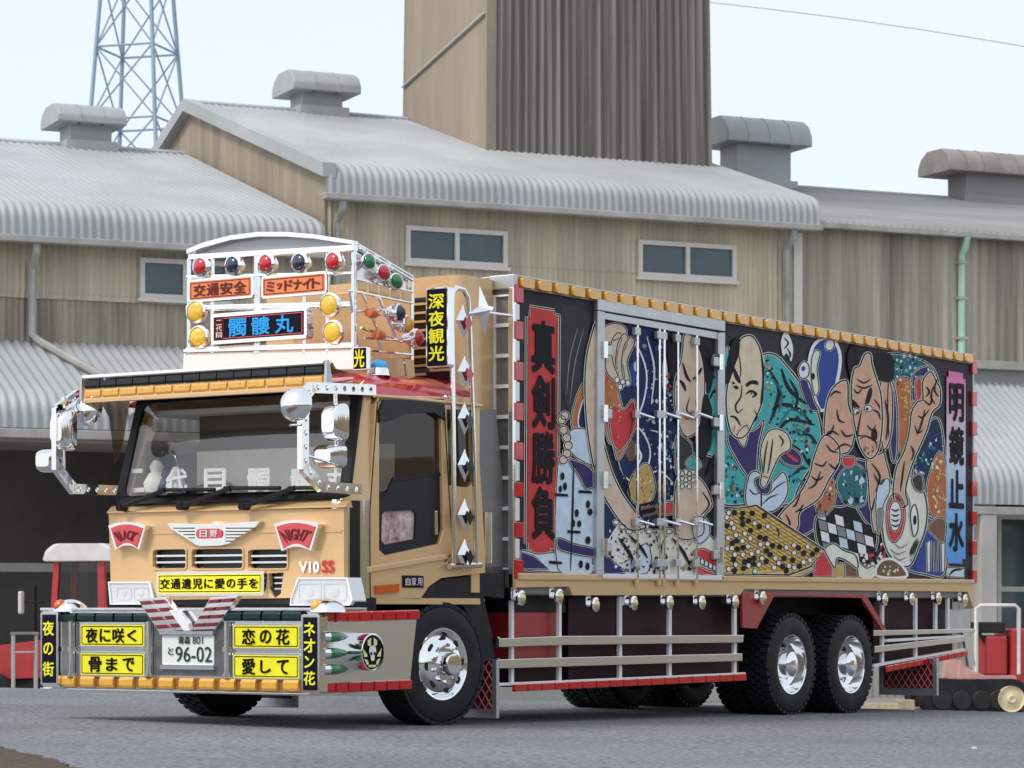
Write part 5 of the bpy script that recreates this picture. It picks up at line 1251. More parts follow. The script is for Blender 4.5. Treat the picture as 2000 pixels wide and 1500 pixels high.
for i, P in enumerate(([(1192, 668), (1204, 650), (1212, 660), (1202, 700), (1206, 738), (1198, 742), (1188, 712)], [(1204, 672), (1216, 652), (1224, 664), (1213, 700), (1218, 742), (1208, 746), (1200, 712)],
                       [(1216, 676), (1230, 658), (1236, 672), (1222, 706), (1228, 744), (1218, 748), (1211, 716)], [(1180, 700), (1190, 690), (1196, 715), (1204, 735), (1196, 742), (1182, 726)])): M.fill(P, 'ps', 5 + i * .5, ol=1.8)
for x, y in ((1202, 742), (1213, 746), (1223, 748), (1208, 756)): M.spot(x, y, 5, 6, 'w', 7.4, 8, 1.4)
M.fill([(1235, 925), (1262, 905), (1278, 950), (1265, 985), (1240, 985), (1225, 960)], 'oc', 5)
M.flecks([(1232, 930), (1262, 910), (1276, 950), (1262, 985), (1238, 985)], 34, ['rd', 'or_', 'gd', 'br', 'cr'], 6, (2, 4), 12)
for k in range(4): M.fill([(1246 + k * 2, 985 + k * 7), (1275 + k * 2, 978 + k * 7), (1277 + k * 2, 983 + k * 7), (1247 + k * 2, 990 + k * 7)], 'br' if k % 2 else 'k', 6.2, False, ol=0)
M.flecks([(1280, 860), (1315, 850), (1318, 990), (1282, 990)], 40, ['k', 'lb', 'bl', 'w', 'br'], 5, (2, 6), 15)
M.fill([(1283, 985), (1315, 980), (1316, 1002), (1283, 1004)], 'rd', 5.6)
M.flecks([(1290, 730), (1312, 730), (1312, 830), (1290, 830)], 22, ['rd', 'w', 'br', 'ps'], 5.4, (2, 5), 16)
# face of the bound figure
M.fill([(1300, 640), (1335, 648), (1335, 690), (1322, 730), (1312, 760), (1304, 720)], 'k', 6, ol=0)
M.fill([(1335, 650), (1352, 662), (1366, 690), (1373, 730), (1372, 790), (1362, 835), (1345, 852), (1330, 845), (1316, 800), (1315, 750), (1328, 700)], 'ps', 6.6, ol=2)
M.fill([(1352, 660), (1378, 672), (1392, 720), (1382, 770), (1374, 740), (1366, 690)], 'k', 7.4, ol=0)
M.line([(1330, 708), (1338, 735), (1346, 746)], 4, 'k', 7.6); M.line([(1350, 742), (1362, 728), (1368, 718)], 4, 'k', 7.6)
M.line([(1324, 742), (1332, 752), (1336, 764)], 4.5, 'k', 7.6); M.line([(1344, 776), (1338, 800), (1346, 808)], 2, 'k', 7.6)
M.line([(1328, 808), (1338, 818), (1348, 815)], 3, 'rd', 7.6)
M.fill([(1372, 770), (1388, 800), (1385, 870), (1365, 900), (1350, 870), (1362, 838)], 'k', 7, ol=0)
M.fill([(1318, 850), (1340, 858), (1352, 880), (1342, 930), (1318, 925)], 'dg', 6.4)
M.fill([(1318, 940), (1345, 925), (1372, 945), (1388, 985), (1372, 1008), (1368, 1045), (1318, 1045)], 'ps', 6.8, ol=2)
M.line([(1368, 960), (1382, 985), (1366, 1006)], 2.4, 'k', 8)
for i in range(14): M.spot(1322 + (i % 5) * 7, 922 + (i // 5) * 12 + (i % 2) * 4, 4.5, 5.5, 'cr', 8 + .02 * i, 8, 1.3)
M.fill([(1335, 905), (1352, 890), (1366, 910), (1350, 918)], 'tl', 8.4)
# bones and cloth at the feet of the door
M.fill([(1172, 1040), (1215, 1018), (1260, 1035), (1320, 1030), (1390, 1050), (1392, 1120), (1172, 1116)], 'cr', 3, ol=1.5)
M.fill([(1172, 1085), (1215, 1100), (1262, 1060), (1262, 1119), (1172, 1118)], 'lb', 4)
M.fill([(1172, 1082), (1200, 1100), (1218, 1119), (1172, 1118)], 'vi', 4.6)
M.flecks([(1175, 1020), (1270, 1010), (1270, 1115), (1175, 1115)], 110, ['k', 'vi', 'w', 'br', 'cr', 'vi'], 5, (2, 6), 21)
M.flecks([(1275, 1015), (1370, 1030), (1365, 1118), (1275, 1118)], 95, ['k', 'cr', 'br', 'cr', 'oc', 'gy'], 5, (2, 6), 22)
for i in range(9): M.spot(1200 + i * 13, 1020 + (i % 3) * 9, 6, 5, 'cr', 7 + .03 * i, 9, 1.4)
for a in ((1205, 1050, 1240, 1110), (1225, 1045, 1262, 1090), (1280, 1050, 1300, 1110), (1310, 1050, 1345, 1105)): M.line([(a[0], a[1]), ((a[0] + a[2]) / 2 + 4, (a[1] + a[3]) / 2), (a[2], a[3])], 4, 'k', 7.6)
M.fill([(1352, 1010), (1378, 1015), (1382, 1045), (1362, 1062), (1350, 1040)], 'lb', 7)
M.fill([(1350, 1078), (1375, 1072), (1398, 1092), (1398, 1110), (1372, 1096)], 'rd', 7.6); M.fill([(1352, 1100), (1376, 1112), (1398, 1118), (1380, 1124), (1356, 1118)], 'rd', 7.6)
for i in range(5): M.spot(1360 + i * 8, 1093 + i * 4, 4, 6, 'w', 8.4, 6, 1)
M.flecks([(1182, 820), (1235, 820), (1320, 900), (1318, 1000), (1262, 1000), (1205, 930)], 60, ['k', 'w', 'lb', 'bl', 'vi', 'br'], 3.2, (1.5, 4), 81)
M.flecks([(1175, 1030), (1300, 1030), (1300, 1116), (1175, 1116)], 60, ['k', 'w', 'vi', 'k', 'cr'], 5.6, (1.5, 4), 82)
for P in ([(1262, 660), (1276, 720), (1270, 790)], [(1290, 660), (1300, 730), (1292, 800)], [(1268, 840), (1290, 850), (1300, 890)], [(1262, 930), (1285, 920), (1310, 940)]): M.line(P, 2.6, 'w', 4.6)
M.done('mural_door_scene')
# -- red banner
M = Mural()
ban = [(1034, 597), (1082, 605), (1082, 613), (1092, 615), (1092, 622), (1090, 1062), (1083, 1062), (1083, 1072), (1076, 1072), (1075, 1085), (1037, 1084), (1037, 1074), (1030, 1074), (1030, 1062), (1025, 1062), (1027, 618), (1034, 618)]
M.fill(ban, 'rd', 1, False, ol=2)
M.stroke([(1030, 622), (1031, 1056)], 1.5, 'br', 2); M.stroke([(1087, 628), (1085, 1056)], 1.5, 'br', 2)
bo = M.done('painted_banner')
M2 = MB(SD(0)); u0, u1 = S(1037, 800)[0], S(1083, 800)[0]
put_chars(M2, '真剣勝負', u0, u1, S(1060, 1056)[1], S(1060, 624)[1], LAY * 3, True, .03, .036); M2.build('banner_lettering', PK['k'], panel)
# -- teal robed bald man
M = Mural()
M.fill([(1378, 720), (1405, 690), (1420, 720), (1500, 690), (1540, 720), (1575, 770), (1600, 820), (1600, 880), (1560, 950), (1540, 985), (1470, 985), (1405, 980), (1400, 900), (1372, 880), (1372, 800)], 'tl', 2, ol=2.4)
for P in ([(1380, 860), (1390, 820), (1420, 800)], [(1500, 720), (1520, 760), (1512, 800), (1500, 830)], [(1506, 800), (1530, 790), (1560, 800), (1585, 830)], [(1378, 930), (1395, 890), (1412, 880)], [(1515, 850), (1540, 820), (1590, 830)], [(1500, 900), (1530, 870), (1560, 880), (1580, 910)], [(1525, 720), (1540, 760), (1575, 790)]): M.line(P, 5, 'k', 4)
for P in ([(1385, 880), (1396, 840), (1418, 820)], [(1520, 830), (1545, 800), (1575, 815)], [(1508, 740), (1526, 770), (1520, 805)]): M.line(P, 2.5, 'dt', 4.4)
M.flecks([(1488, 690), (1510, 690), (1505, 760), (1488, 760)], 22, ['br', 'k', 'oc', 'w', 'dt'], 4.6, (2, 5), 31)
M.flecks([(1545, 800), (1590, 800), (1590, 890), (1550, 890)], 46, ['br', 'nv', 'k', 'oc', 'nv', 'dt'], 4.6, (2, 6), 32)
M.flecks([(1405, 870), (1440, 900), (1450, 985), (1405, 985)], 60, ['k', 'nv', 'br', 'dt', 'gy', 'w'], 4.6, (2, 5.5), 33)
M.flecks([(1540, 900), (1590, 890), (1560, 960), (1535, 980)], 16, ['k', 'nv', 'dt'], 4.6, (2, 6), 34)
M.fill([(1418, 850), (1440, 905), (1472, 940), (1480, 870), (1490, 820), (1470, 840)], 'vi', 5, ol=2)
M.fill([(1437, 850), (1450, 872), (1458, 850), (1456, 830)], 'bs', 5.6)
M.fill([(1441, 668), (1455, 656), (1470, 660), (1484, 690), (1488, 740), (1484, 790), (1470, 822), (1456, 848), (1440, 856), (1424, 842), (1416, 800), (1417, 760), (1428, 715)], 'bs', 6, ol=2.4)
M.fill([(1418, 700), (1428, 668), (1441, 660), (1441, 690), (1432, 716), (1420, 750), (1414, 740)], 'k', 7, ol=0)
M.fill([(1483, 690), (1490, 720), (1488, 780), (1482, 790), (1486, 740)], 'k', 7, ol=0)
M.fill([(1428, 715), (1434, 722), (1444, 745), (1440, 748), (1431, 735)], 'k', 7.4, ol=0)
M.fill([(1454, 750), (1464, 743), (1476, 744), (1478, 752), (1466, 750), (1456, 756)], 'k', 7.4, ol=0)
M.line([(1428, 745), (1434, 756), (1440, 758)], 4.5, 'k', 7.4); M.line([(1454, 770), (1463, 764), (1474, 770), (1466, 776)], 4, 'k', 7.4)
M.line([(1446, 752), (1444, 775), (1434, 792), (1438, 806), (1448, 798)], 2.4, 'k', 7.4); M.line([(1423, 813), (1434, 816), (1444, 832)], 3, 'k', 7.4)
M.flecks([(1424, 825), (1445, 840), (1440, 855), (1424, 842)], 12, ['oc', 'br'], 7.4, (1, 2), 35)
M.fill([(1412, 690), (1420, 678), (1419, 715), (1412, 710)], 'tl', 6.4)
M.fill([(1482, 880), (1495, 845), (1515, 838), (1536, 850), (1540, 876), (1520, 890), (1505, 920), (1492, 950), (1482, 945), (1486, 915)], 'bs', 7.6, ol=2)
for P in ([(1496, 860), (1490, 895), (1488, 925)], [(1506, 856), (1502, 890), (1496, 925)], [(1518, 850), (1526, 862), (1522, 872)]): M.line(P, 2.2, 'br', 9)
M.fill([(1520, 880), (1540, 872), (1562, 890), (1560, 910), (1535, 908), (1520, 895)], 'vi', 7); M.line([(1530, 882), (1545, 895), (1556, 902)], 5, 'rd', 8)
M.fill([(1460, 930), (1478, 922), (1500, 945), (1528, 922), (1536, 960), (1520, 990), (1495, 1000), (1455, 985)], 'lb', 6.6, ol=2)
M.fill([(1470, 938), (1485, 930), (1504, 940), (1498, 965), (1480, 962)], 'vi', 7.2)
for P in ([(1484, 960), (1484, 995)], [(1500, 965), (1515, 950), (1532, 940)], [(1460, 955), (1470, 965), (1482, 962)], [(1486, 985), (1500, 972), (1518, 965)]): M.line(P, 1.8, 'k', 8)
M.flecks([(1378, 730), (1410, 720), (1410, 860), (1376, 870)], 26, ['dt', 'nv', 'k', 'oc'], 4.6, (1.5, 4), 60)
M.flecks([(1495, 740), (1560, 770), (1590, 860), (1560, 930), (1500, 860)], 70, ['dt', 'k', 'nv', 'tl', 'oc', 'w'], 4.5, (1.5, 4.5), 61)
for P in ([(1384, 780), (1396, 760), (1412, 762)], [(1382, 960), (1396, 940), (1404, 945)], [(1540, 740), (1556, 770), (1552, 800)], [(1560, 850), (1580, 850), (1594, 868)], [(1510, 870), (1520, 850), (1538, 848)], [(1545, 930), (1562, 915), (1575, 915)]): M.line(P, 3.4, 'k', 5.2)
M.line([(1440, 690), (1444, 720), (1442, 740)], 1.4, 'k', 7.4); M.line([(1470, 800), (1476, 815), (1466, 828)], 1.6, 'k', 7.4); M.spot(1431, 752, 2.6, 1.8, 'w', 8.4); M.spot(1464, 769, 3.4, 2, 'w', 8.4); M.spot(1464, 769, 1.5, 1.8, 'k', 9.2)
M.done('mural_bald_man')
# -- white curl shapes above
M = Mural()
M.fill([(1524, 668), (1532, 646), (1540, 655), (1548, 680), (1544, 706), (1536, 690), (1528, 694)], 'w', 3, ol=0); M.line([(1530, 660), (1538, 670), (1530, 682)], 2.4, 'k', 4); M.line([(1536, 680), (1542, 692), (1540, 700)], 2.4, 'k', 4)
M.fill([(1580, 700), (1590, 672), (1612, 660), (1632, 672), (1640, 705), (1630, 760), (1615, 795), (1600, 800), (1588, 770), (1578, 740)], 'bl', 3, ol=5, olc='w')
M.fill([(1583, 705), (1590, 685), (1600, 690), (1594, 720), (1598, 760), (1590, 772), (1583, 740)], 'cr', 4); M.spot(1586, 735, 4, 7, 'k', 5)
M.fill([(1610, 672), (1620, 660), (1628, 672), (1622, 684), (1612, 682)], 'w', 4.4); M.fill([(1558, 720), (1568, 706), (1578, 715), (1576, 735), (1562, 738)], 'w', 4.4); M.spot(1567, 720, 4, 5, 'bl', 5.2)
M.fill([(1560, 742), (1578, 745), (1590, 785), (1600, 802), (1580, 800), (1566, 770)], 'vi', 3.2)
M.done('mural_spirit')
# -- muscular man
M = Mural()
M.fill([(1715, 700), (1745, 690), (1790, 700), (1822, 720), (1832, 760), (1800, 780), (1760, 770), (1728, 740)], 'dt', 2, ol=2)
M.flecks([(1718, 700), (1790, 692), (1828, 740), (1790, 775), (1735, 745)], 80, ['w', 'tl', 'k', 'nv', 'lb', 'tl'], 3, (2, 6), 41)
M.fill([(1745, 750), (1772, 738), (1790, 760), (1782, 830), (1765, 890), (1748, 850)], 'or_', 3.2); M.flecks([(1758, 742), (1788, 750), (1780, 830), (1762, 820)], 40, ['gd', 'gd', 'oc', 'or_'], 4, (2, 5), 42)
M.fill([(1780, 735), (1806, 715), (1820, 730), (1800, 800), (1782, 800)], 'vi', 3.6); M.fill([(1786, 745), (1798, 738), (1798, 778), (1788, 782)], 'rd', 4.2)
M.fill([(1785, 870), (1825, 815), (1842, 860), (1844, 1000), (1800, 1000), (1782, 930)], 'nv', 2.4, ol=2)
M.flecks([(1784, 860), (1838, 850), (1842, 930), (1786, 930)], 50, ['tl', 'w', 'nv', 'k', 'dt', 'lb'], 3.4, (2, 6), 43)
M.fill([(1810, 940), (1830, 885), (1846, 905), (1846, 1010), (1825, 1015), (1810, 985)], 'or_', 4); M.flecks([(1818, 900), (1844, 900), (1845, 1000), (1822, 1010)], 44, ['gd', 'oc', 'or_', 'cr'], 5, (2, 5), 44)
M.fill([(1735, 740), (1748, 770), (1752, 850), (1748, 900), (1738, 890), (1732, 800)], 'vi', 4.4, ol=2)
M.fill([(1640, 905), (1690, 900), (1740, 950), (1720, 1030), (1690, 1060), (1650, 1000), (1560, 1050), (1556, 1000), (1600, 950)], 'vi', 2.2, ol=2)
M.fill([(1642, 920), (1668, 905), (1692, 930), (1688, 985), (1650, 985), (1632, 950)], 'dt', 4); M.flecks([(1636, 925), (1690, 915), (1688, 982), (1642, 982)], 34, ['tl', 'lb', 'k', 'dt'], 5, (3, 8), 45)
M.fill([(1590, 965), (1625, 935), (1628, 985), (1600, 1010)], 'or_', 4); M.flecks([(1592, 965), (1625, 938), (1626, 985), (1596, 1005)], 22, ['gd', 'bl', 'w', 'or_', 'nv'], 5, (2, 5), 46)
# raised arm and fist
M.fill([(1800, 745), (1815, 726), (1826, 745), (1834, 760), (1833, 790), (1818, 806), (1808, 840), (1795, 870), (1782, 900), (1772, 930), (1766, 960), (1770, 985), (1752, 990), (1742, 965), (1748, 915), (1764, 880), (1774, 840), (1778, 805), (1790, 785), (1800, 780)], 'rs', 6, ol=2.4)
for P in ([(1800, 780), (1814, 790), (1818, 770)], [(1812, 800), (1800, 815), (1790, 812)], [(1820, 755), (1816, 775), (1824, 790)], [(1784, 830), (1790, 845), (1800, 840)], [(1764, 900), (1760, 930), (1756, 960)]): M.line(P, 2.6, 'br', 7)
# torso, shoulder and the reaching arm
M.fill([(1612, 790), (1626, 756), (1652, 744), (1655, 790), (1668, 830), (1662, 870), (1648, 886), (1625, 880), (1608, 850)], 'rs', 5, ol=2.4)
M.fill([(1692, 895), (1720, 885), (1738, 850), (1740, 760), (1722, 735), (1716, 780), (1720, 860), (1736, 930), (1740, 955), (1715, 950), (1700, 1000), (1694, 940)], 'rs', 4.8, ol=2.2)
M.fill([(1608, 850), (1635, 870), (1636, 905), (1618, 935), (1596, 975), (1560, 1000), (1556, 1030), (1535, 1055), (1520, 1060), (1518, 1045), (1508, 1055), (1502, 1045), (1512, 1020), (1530, 995), (1555, 970), (1578, 930), (1588, 890)], 'rs', 5.6, ol=2.4)
for P in ([(1610, 850), (1622, 842), (1636, 850)], [(1632, 800), (1636, 820), (1648, 826)], [(1588, 905), (1604, 910), (1612, 900)], [(1582, 930), (1594, 938), (1606, 930)], [(1520, 1010), (1528, 1030), (1520, 1050)], [(1532, 1005), (1540, 1022), (1534, 1045)], [(1628, 880), (1645, 868), (1660, 872)], [(1612, 868), (1620, 880), (1634, 884)], [(1560, 965), (1552, 985), (1545, 990)], [(1700, 905), (1716, 930), (1708, 960)]): M.line(P, 2.6, 'br', 7)
M.fill([(1642, 893), (1666, 893), (1668, 905), (1656, 914), (1644, 908)], 'rd', 6)
M.fill([(1700, 1000), (1712, 960), (1722, 965), (1716, 1010), (1706, 1040)], 'rs', 5, ol=2)
# head
M.fill([(1652, 705), (1660, 676), (1690, 672), (1700, 690), (1735, 690), (1745, 720), (1738, 745), (1716, 742), (1700, 720), (1684, 690), (1672, 730), (1662, 745)], 'k', 7, ol=0)
M.fill([(1666, 720), (1676, 715), (1686, 692), (1697, 692), (1700, 712), (1710, 745), (1718, 775), (1720, 830), (1712, 880), (1696, 896), (1680, 880), (1670, 850), (1662, 800), (1660, 750)], 'rs', 7.6, ol=2.4)
M.fill([(1660, 780), (1668, 785), (1676, 796), (1670, 800), (1662, 793)], 'k', 8.8, ol=0); M.fill([(1686, 790), (1692, 765), (1698, 756), (1700, 770), (1692, 790)], 'k', 8.8, ol=0)
M.spot(1669, 804, 6, 6, 'w', 8.8, 9, 1.6); M.spot(1692, 798, 8, 7, 'w', 8.8, 9, 1.6); M.spot(1671, 806, 2.6, 3, 'k', 9.8, 8); M.spot(1690, 799, 3, 3.4, 'k', 9.8, 8)
for P in ([(1680, 800), (1674, 830), (1672, 850), (1684, 850)], [(1690, 830), (1700, 840), (1708, 830)], [(1676, 858), (1688, 852), (1706, 862), (1710, 876)], [(1664, 760), (1672, 768), (1680, 760)], [(1700, 800), (1712, 806), (1716, 820)]): M.line(P, 2.6, 'k', 8.8)
M.fill([(1698, 846), (1708, 838), (1710, 856), (1702, 860)], 'k', 8.8, ol=0); M.flecks([(1674, 872), (1708, 872), (1696, 894)], 16, ['br', 'oc', 'br'], 8.8, (1.5, 3), 48)
M.flecks([(1720, 700), (1800, 698), (1826, 745), (1795, 775), (1740, 750)], 70, ['k', 'nv', 'tl', 'w'], 3.5, (1.5, 3.5), 71)
M.flecks([(1786, 870), (1840, 850), (1842, 935), (1788, 930)], 50, ['k', 'bl', 'w', 'tl'], 3.9, (1.5, 3.5), 72)
for P in ([(1618, 775), (1628, 765), (1640, 768)], [(1640, 840), (1650, 852), (1664, 848)], [(1616, 905), (1628, 915), (1634, 905)], [(1600, 920), (1590, 945), (1576, 955)], [(1566, 985), (1560, 995), (1550, 1000)], [(1512, 1030), (1518, 1040), (1516, 1050)], [(1804, 800), (1796, 830), (1788, 850)], [(1776, 870), (1782, 885), (1776, 900)], [(1828, 740), (1822, 760), (1830, 775)], [(1806, 755), (1812, 765), (1806, 775)], [(1726, 780), (1732, 820), (1728, 860)], [(1704, 925), (1716, 945), (1726, 935)], [(1626, 830), (1620, 845), (1612, 850)], [(1670, 740), (1684, 748), (1698, 740)], [(1668, 752), (1684, 758), (1700, 752)], [(1704, 780), (1712, 790), (1716, 800)]): M.line(P, 2.6, 'k', 8.3)
M.done('mural_strong_man')
# -- checked cloth, fish like creature, blue robe
M = Mural()
M.fill([(1590, 1020), (1610, 988), (1640, 990), (1665, 985), (1690, 1020), (1712, 1040), (1708, 1075), (1690, 1085), (1640, 1075), (1600, 1070)], 'k', 3, ol=2)
for i in range(6):
    for j in range(4):
        x = 1592 + i * 18 + j * 4; y = 992 + j * 22 + i * 6
        if x > 1700 or y > 1080: continue
        M.fill([(x, y), (x + 17, y + 5), (x + 20, y + 25), (x + 3, y + 20)], ('lb', 'w')[(i + j) // 2 % 2] if (i + j) % 2 == 0 else ('k', 'gy')[j % 2], 4, False, ol=1)
M.fill([(1722, 1000), (1728, 960), (1745, 935), (1770, 928), (1795, 945), (1808, 985), (1806, 1030), (1792, 1070), (1775, 1105), (1750, 1100), (1730, 1075), (1722, 1040)], 'cr', 5, ol=2.4)
M.fill([(1728, 1000), (1738, 968), (1756, 968), (1766, 1000), (1760, 1040), (1745, 1060), (1732, 1045)], 'rd', 6); M.fill([(1734, 1000), (1742, 980), (1754, 985), (1758, 1010), (1750, 1035), (1738, 1032)], 'w', 6.8)
for y in (994, 1004, 1014, 1024): M.line([(1738, y), (1746, y + 4), (1754, y)], 2.4, 'k', 7.6)
M.fill([(1776, 1000), (1784, 985), (1790, 1005), (1790, 1035), (1782, 1048), (1777, 1025)], 'w', 6.4, ol=2); M.spot(1784, 1016, 3.4, 10, 'k', 7.4)
for P in ([(1736, 1072), (1750, 1082), (1768, 1076)], [(1742, 1084), (1754, 1094), (1768, 1088)], [(1768, 960), (1775, 985), (1772, 1010)], [(1745, 1062), (1757, 1070), (1770, 1062)]): M.line(P, 2, 'gy', 6.6)
M.fill([(1778, 935), (1795, 925), (1802, 945), (1798, 962), (1784, 955)], 'dg', 6.2)
M.fill([(1712, 950), (1732, 935), (1735, 960), (1722, 990), (1714, 1045), (1708, 1010)], 'lb', 5.6); M.fill([(1710, 1000), (1722, 995), (1720, 1030), (1712, 1040)], 'gy', 6.2)
M.fill([(1800, 1010), (1822, 1015), (1845, 1025), (1845, 1120), (1805, 1122), (1770, 1110), (1790, 1075)], 'bl', 4, ol=2.2)
for x in (1808, 1822, 1836): M.fill([(x, 1060), (x + 8, 1055), (x + 7, 1115), (x + 1, 1118)], 'w' if x != 1822 else 'dg', 5, False)
M.fill([(1774, 1080), (1790, 1050), (1795, 1075), (1782, 1105)], 'k', 5, ol=0)
M.fill([(1810, 1030), (1830, 1010), (1846, 1020), (1842, 1060), (1825, 1050)], 'br', 4.8)
M.fill([(1710, 1125), (1716, 1098), (1740, 1092), (1762, 1108), (1766, 1127)], 'br', 6, ol=4, olc='w'); M.flecks([(1716, 1104), (1755, 1104), (1758, 1124), (1716, 1122)], 22, ['cr', 'oc', 'br'], 7, (1.5, 4), 52)
M.flecks([(1680, 1080), (1725, 1060), (1730, 1100), (1700, 1120), (1675, 1110)], 40, ['cr', 'k', 'br', 'w', 'rd'], 5, (2, 6), 53)
M.fill([(1608, 1072), (1625, 1062), (1645, 1075), (1668, 1085), (1672, 1110), (1650, 1095), (1632, 1090), (1628, 1110), (1615, 1090)], 'cr', 7, ol=2)
M.fill([(1586, 1126), (1590, 1085), (1604, 1076), (1622, 1080), (1622, 1126)], 'rd', 6.4, False); M.fill([(1623, 1110), (1644, 1100), (1646, 1127), (1623, 1126)], 'oc', 6); M.fill([(1648, 1098), (1672, 1108), (1672, 1127), (1648, 1127)], 'br', 5.6, False)
M.fill([(1675, 1100), (1690, 1110), (1705, 1105), (1706, 1128), (1676, 1127)], 'cr', 5.8)
M.fill([(1848, 1108), (1882, 1110), (1882, 1128), (1848, 1126)], 'lb', 3, False); M.line([(1852, 1124), (1862, 1114), (1878, 1112)], 3, 'k', 4.4)
M.done('mural_creature')
# -- board game with stones
M = Mural()
bd = [(1410, 997), (1474, 987), (1606, 1074), (1578, 1108), (1538, 1123), (1410, 1121)]
M.fill(bd, 'gd', 8, False, ol=2.5)
M.fill([(1538, 1122), (1580, 1106), (1590, 1112), (1560, 1126), (1536, 1127)], 'oc', 8.2, False)
def inb(x, y):
    c = False
    for (x0, y0), (x1, y1) in zip(bd, bd[1:] + bd[:1]):
        if (y0 > y) != (y1 > y) and x < (x1 - x0) * (y - y0) / (y1 - y0) + x0: c = not c
    return c
for fam in range(2):
    for k in range(-14, 18):
        if fam == 0: p0, p1 = (1380 + k * 11, 985), (1380 + k * 11 + 190, 985 + 128)
        else: p0, p1 = (1400, 1010 + k * 9 + 20), (1610, 1010 + k * 9 - 22)
        seg = [(p0[0] + (p1[0] - p0[0]) * t / 40, p0[1] + (p1[1] - p0[1]) * t / 40) for t in range(41)]
        seg = [p for p in seg if inb(*p)]
        if len(seg) > 2: M.stroke([seg[0], seg[-1]], 1.3 if fam == 0 else .8, 'br', 9.0 + fam * .2)
rg = random.Random(11); st = []
while len(st) < 74:
    x, y = rg.uniform(1412, 1595), rg.uniform(994, 1116)
    if inb(x, y) and inb(x + 5, y + 4) and inb(x - 4, y - 4) and all((x - a) ** 2 + (y - b_) ** 2 > 90 for a, b_ in st) and not (1498 < x < 1562 and 990 < y < 1062): st.append((x, y))
for i, (x, y) in enumerate(st): M.spot(x, y, 4.6, 5.0, 'k' if i % 2 else 'w', 10.2, 10, .9)
M.done('mural_board')
# -- right banner with the colour run
m_run = mat('print_colour_run', (1, 1, 1), .45); n_ = m_run.node_tree; b_n = n_.nodes['Principled BSDF']
tc = n_.nodes.new('ShaderNodeTexCoord'); sx = n_.nodes.new('ShaderNodeSeparateXYZ'); mr = n_.nodes.new('ShaderNodeMapRange'); cr_ = n_.nodes.new('ShaderNodeValToRGB')
n_.links.new(tc.outputs['Object'], sx.inputs[0]); n_.links.new(sx.outputs['Z'], mr.inputs[0]); mr.inputs['From Min'].default_value = S(1865, 1105)[1]; mr.inputs['From Max'].default_value = S(1865, 724)[1]
e = cr_.color_ramp.elements; e[0].position = .0; e[0].color = (.03, .30, .72, 1); e[1].position = 1.0; e[1].color = (.72, .10, .32, 1)
for p_, c_ in ((.32, (.25, .48, .80, 1)), (.55, (.62, .66, .76, 1)), (.80, (.74, .40, .55, 1))): q_ = e.new(p_); q_.color = c_
n_.links.new(mr.outputs[0], cr_.inputs[0]); n_.links.new(cr_.outputs[0], b_n.inputs['Base Color'])
B2 = MB(SD(0)); bp = [(1851, 724), (1879, 729), (1879, 740), (1884, 741), (1884, 1092), (1878, 1092), (1878, 1101), (1851, 1100), (1851, 1091), (1846, 1091), (1847, 736), (1851, 736)]
B2.flat([S(*p) for p in bp], LAY * 5); B2.build('painted_banner', m_run, panel)
B3 = MB(SD(0)); u0, u1 = S(1851, 900)[0], S(1880, 900)[0]; put_chars(B3, '明鏡止水', u0, u1, S(1865, 1082)[1], S(1865, 744)[1], LAY * 7.5, True, .10, .03); B3.build('banner_lettering', PK['k'], panel)

# ================================================================== things standing in the yard
M_MRED = mat('machine_red', (.42, .03, .035), .4, .0, .3, var=.2, vscale=3)
M_MWHITE = mat('machine_white', (.66, .64, .62), .45, var=.12, vscale=4)
M_MPINK = mat('faded_red', (.55, .30, .27), .5, var=.2, vscale=5)
M_WOOD = mat('pale_timber', (.42, .33, .22), .8, var=.25, vscale=6)
M_IDLER = mat('cream_wheel', (.66, .58, .38), .5, var=.12, vscale=6)
# tractor with a white roofed cab, in front of the open hall
Y_ = 52.5; tr = empty('tractor', ((115 - CX) / F * Y_, Y_, YARD), R(-8)); tag(tr, 'red farm tractor with white cab roof parked before the dark hall', 'tractor')
k_ = F / Y_
def tm(name, mb, m, parent=tr, **k): return mb.build(name, m, parent, **k)
def bx(a, b, c, d, e, f): return MB().box(a, b, c, d, e, f)
tm('hood', MB(lambda a, b, c: (a, c, b)).poly([(-1.5, .9), (-1.42, 1.35), (-.2, 1.5), (-.1, 1.5), (-.1, .8), (-1.5, .75)], -.36, .36), M_MRED, bevel=.06, seg=3)
tm('chassis', bx(-1.4, 1.0, -.28, .28, .5, .95), M_DARK, bevel=.03)
for x, rr, ww in ((-1.05, .45, .28), (.75, .78, .42)):
    for sy in (-1, 1):
        mb = MB(); y = sy * .72
        mb.lathe([(rr * .5, -ww / 2), (rr * .9, -ww / 2), (rr, -ww / 2 + .05), (rr, ww / 2 - .05), (rr * .9, ww / 2), (rr * .5, ww / 2)], (x, y, rr), (0, 1, 0), 28); w_ = tm('wheel', mb, M_TYRE, smooth=True)
        q = MB(); q.lathe([(0, -.1), (rr * .2, -.1), (rr * .35, .02), (rr * .52, .0), (rr * .52, .12), (0, .12)], (x, y, rr), (0, 1, 0), 20); q.build('rim', M_MWHITE, w_, smooth=True)
        if x > 0:
            f = MB(lambda a, b, c: (a, c, b)); P = [(x + (rr + .06) * math.cos(R(a)), rr + (rr + .06) * math.sin(R(a))) for a in range(10, 171, 16)] + [(x + (rr + .12) * math.cos(R(a)), rr + (rr + .12) * math.sin(R(a))) for a in range(170, 9, -16)]
            f.poly(P, sy * .72 - .24, sy * .72 + .24); tm('fender', f, M_MRED)
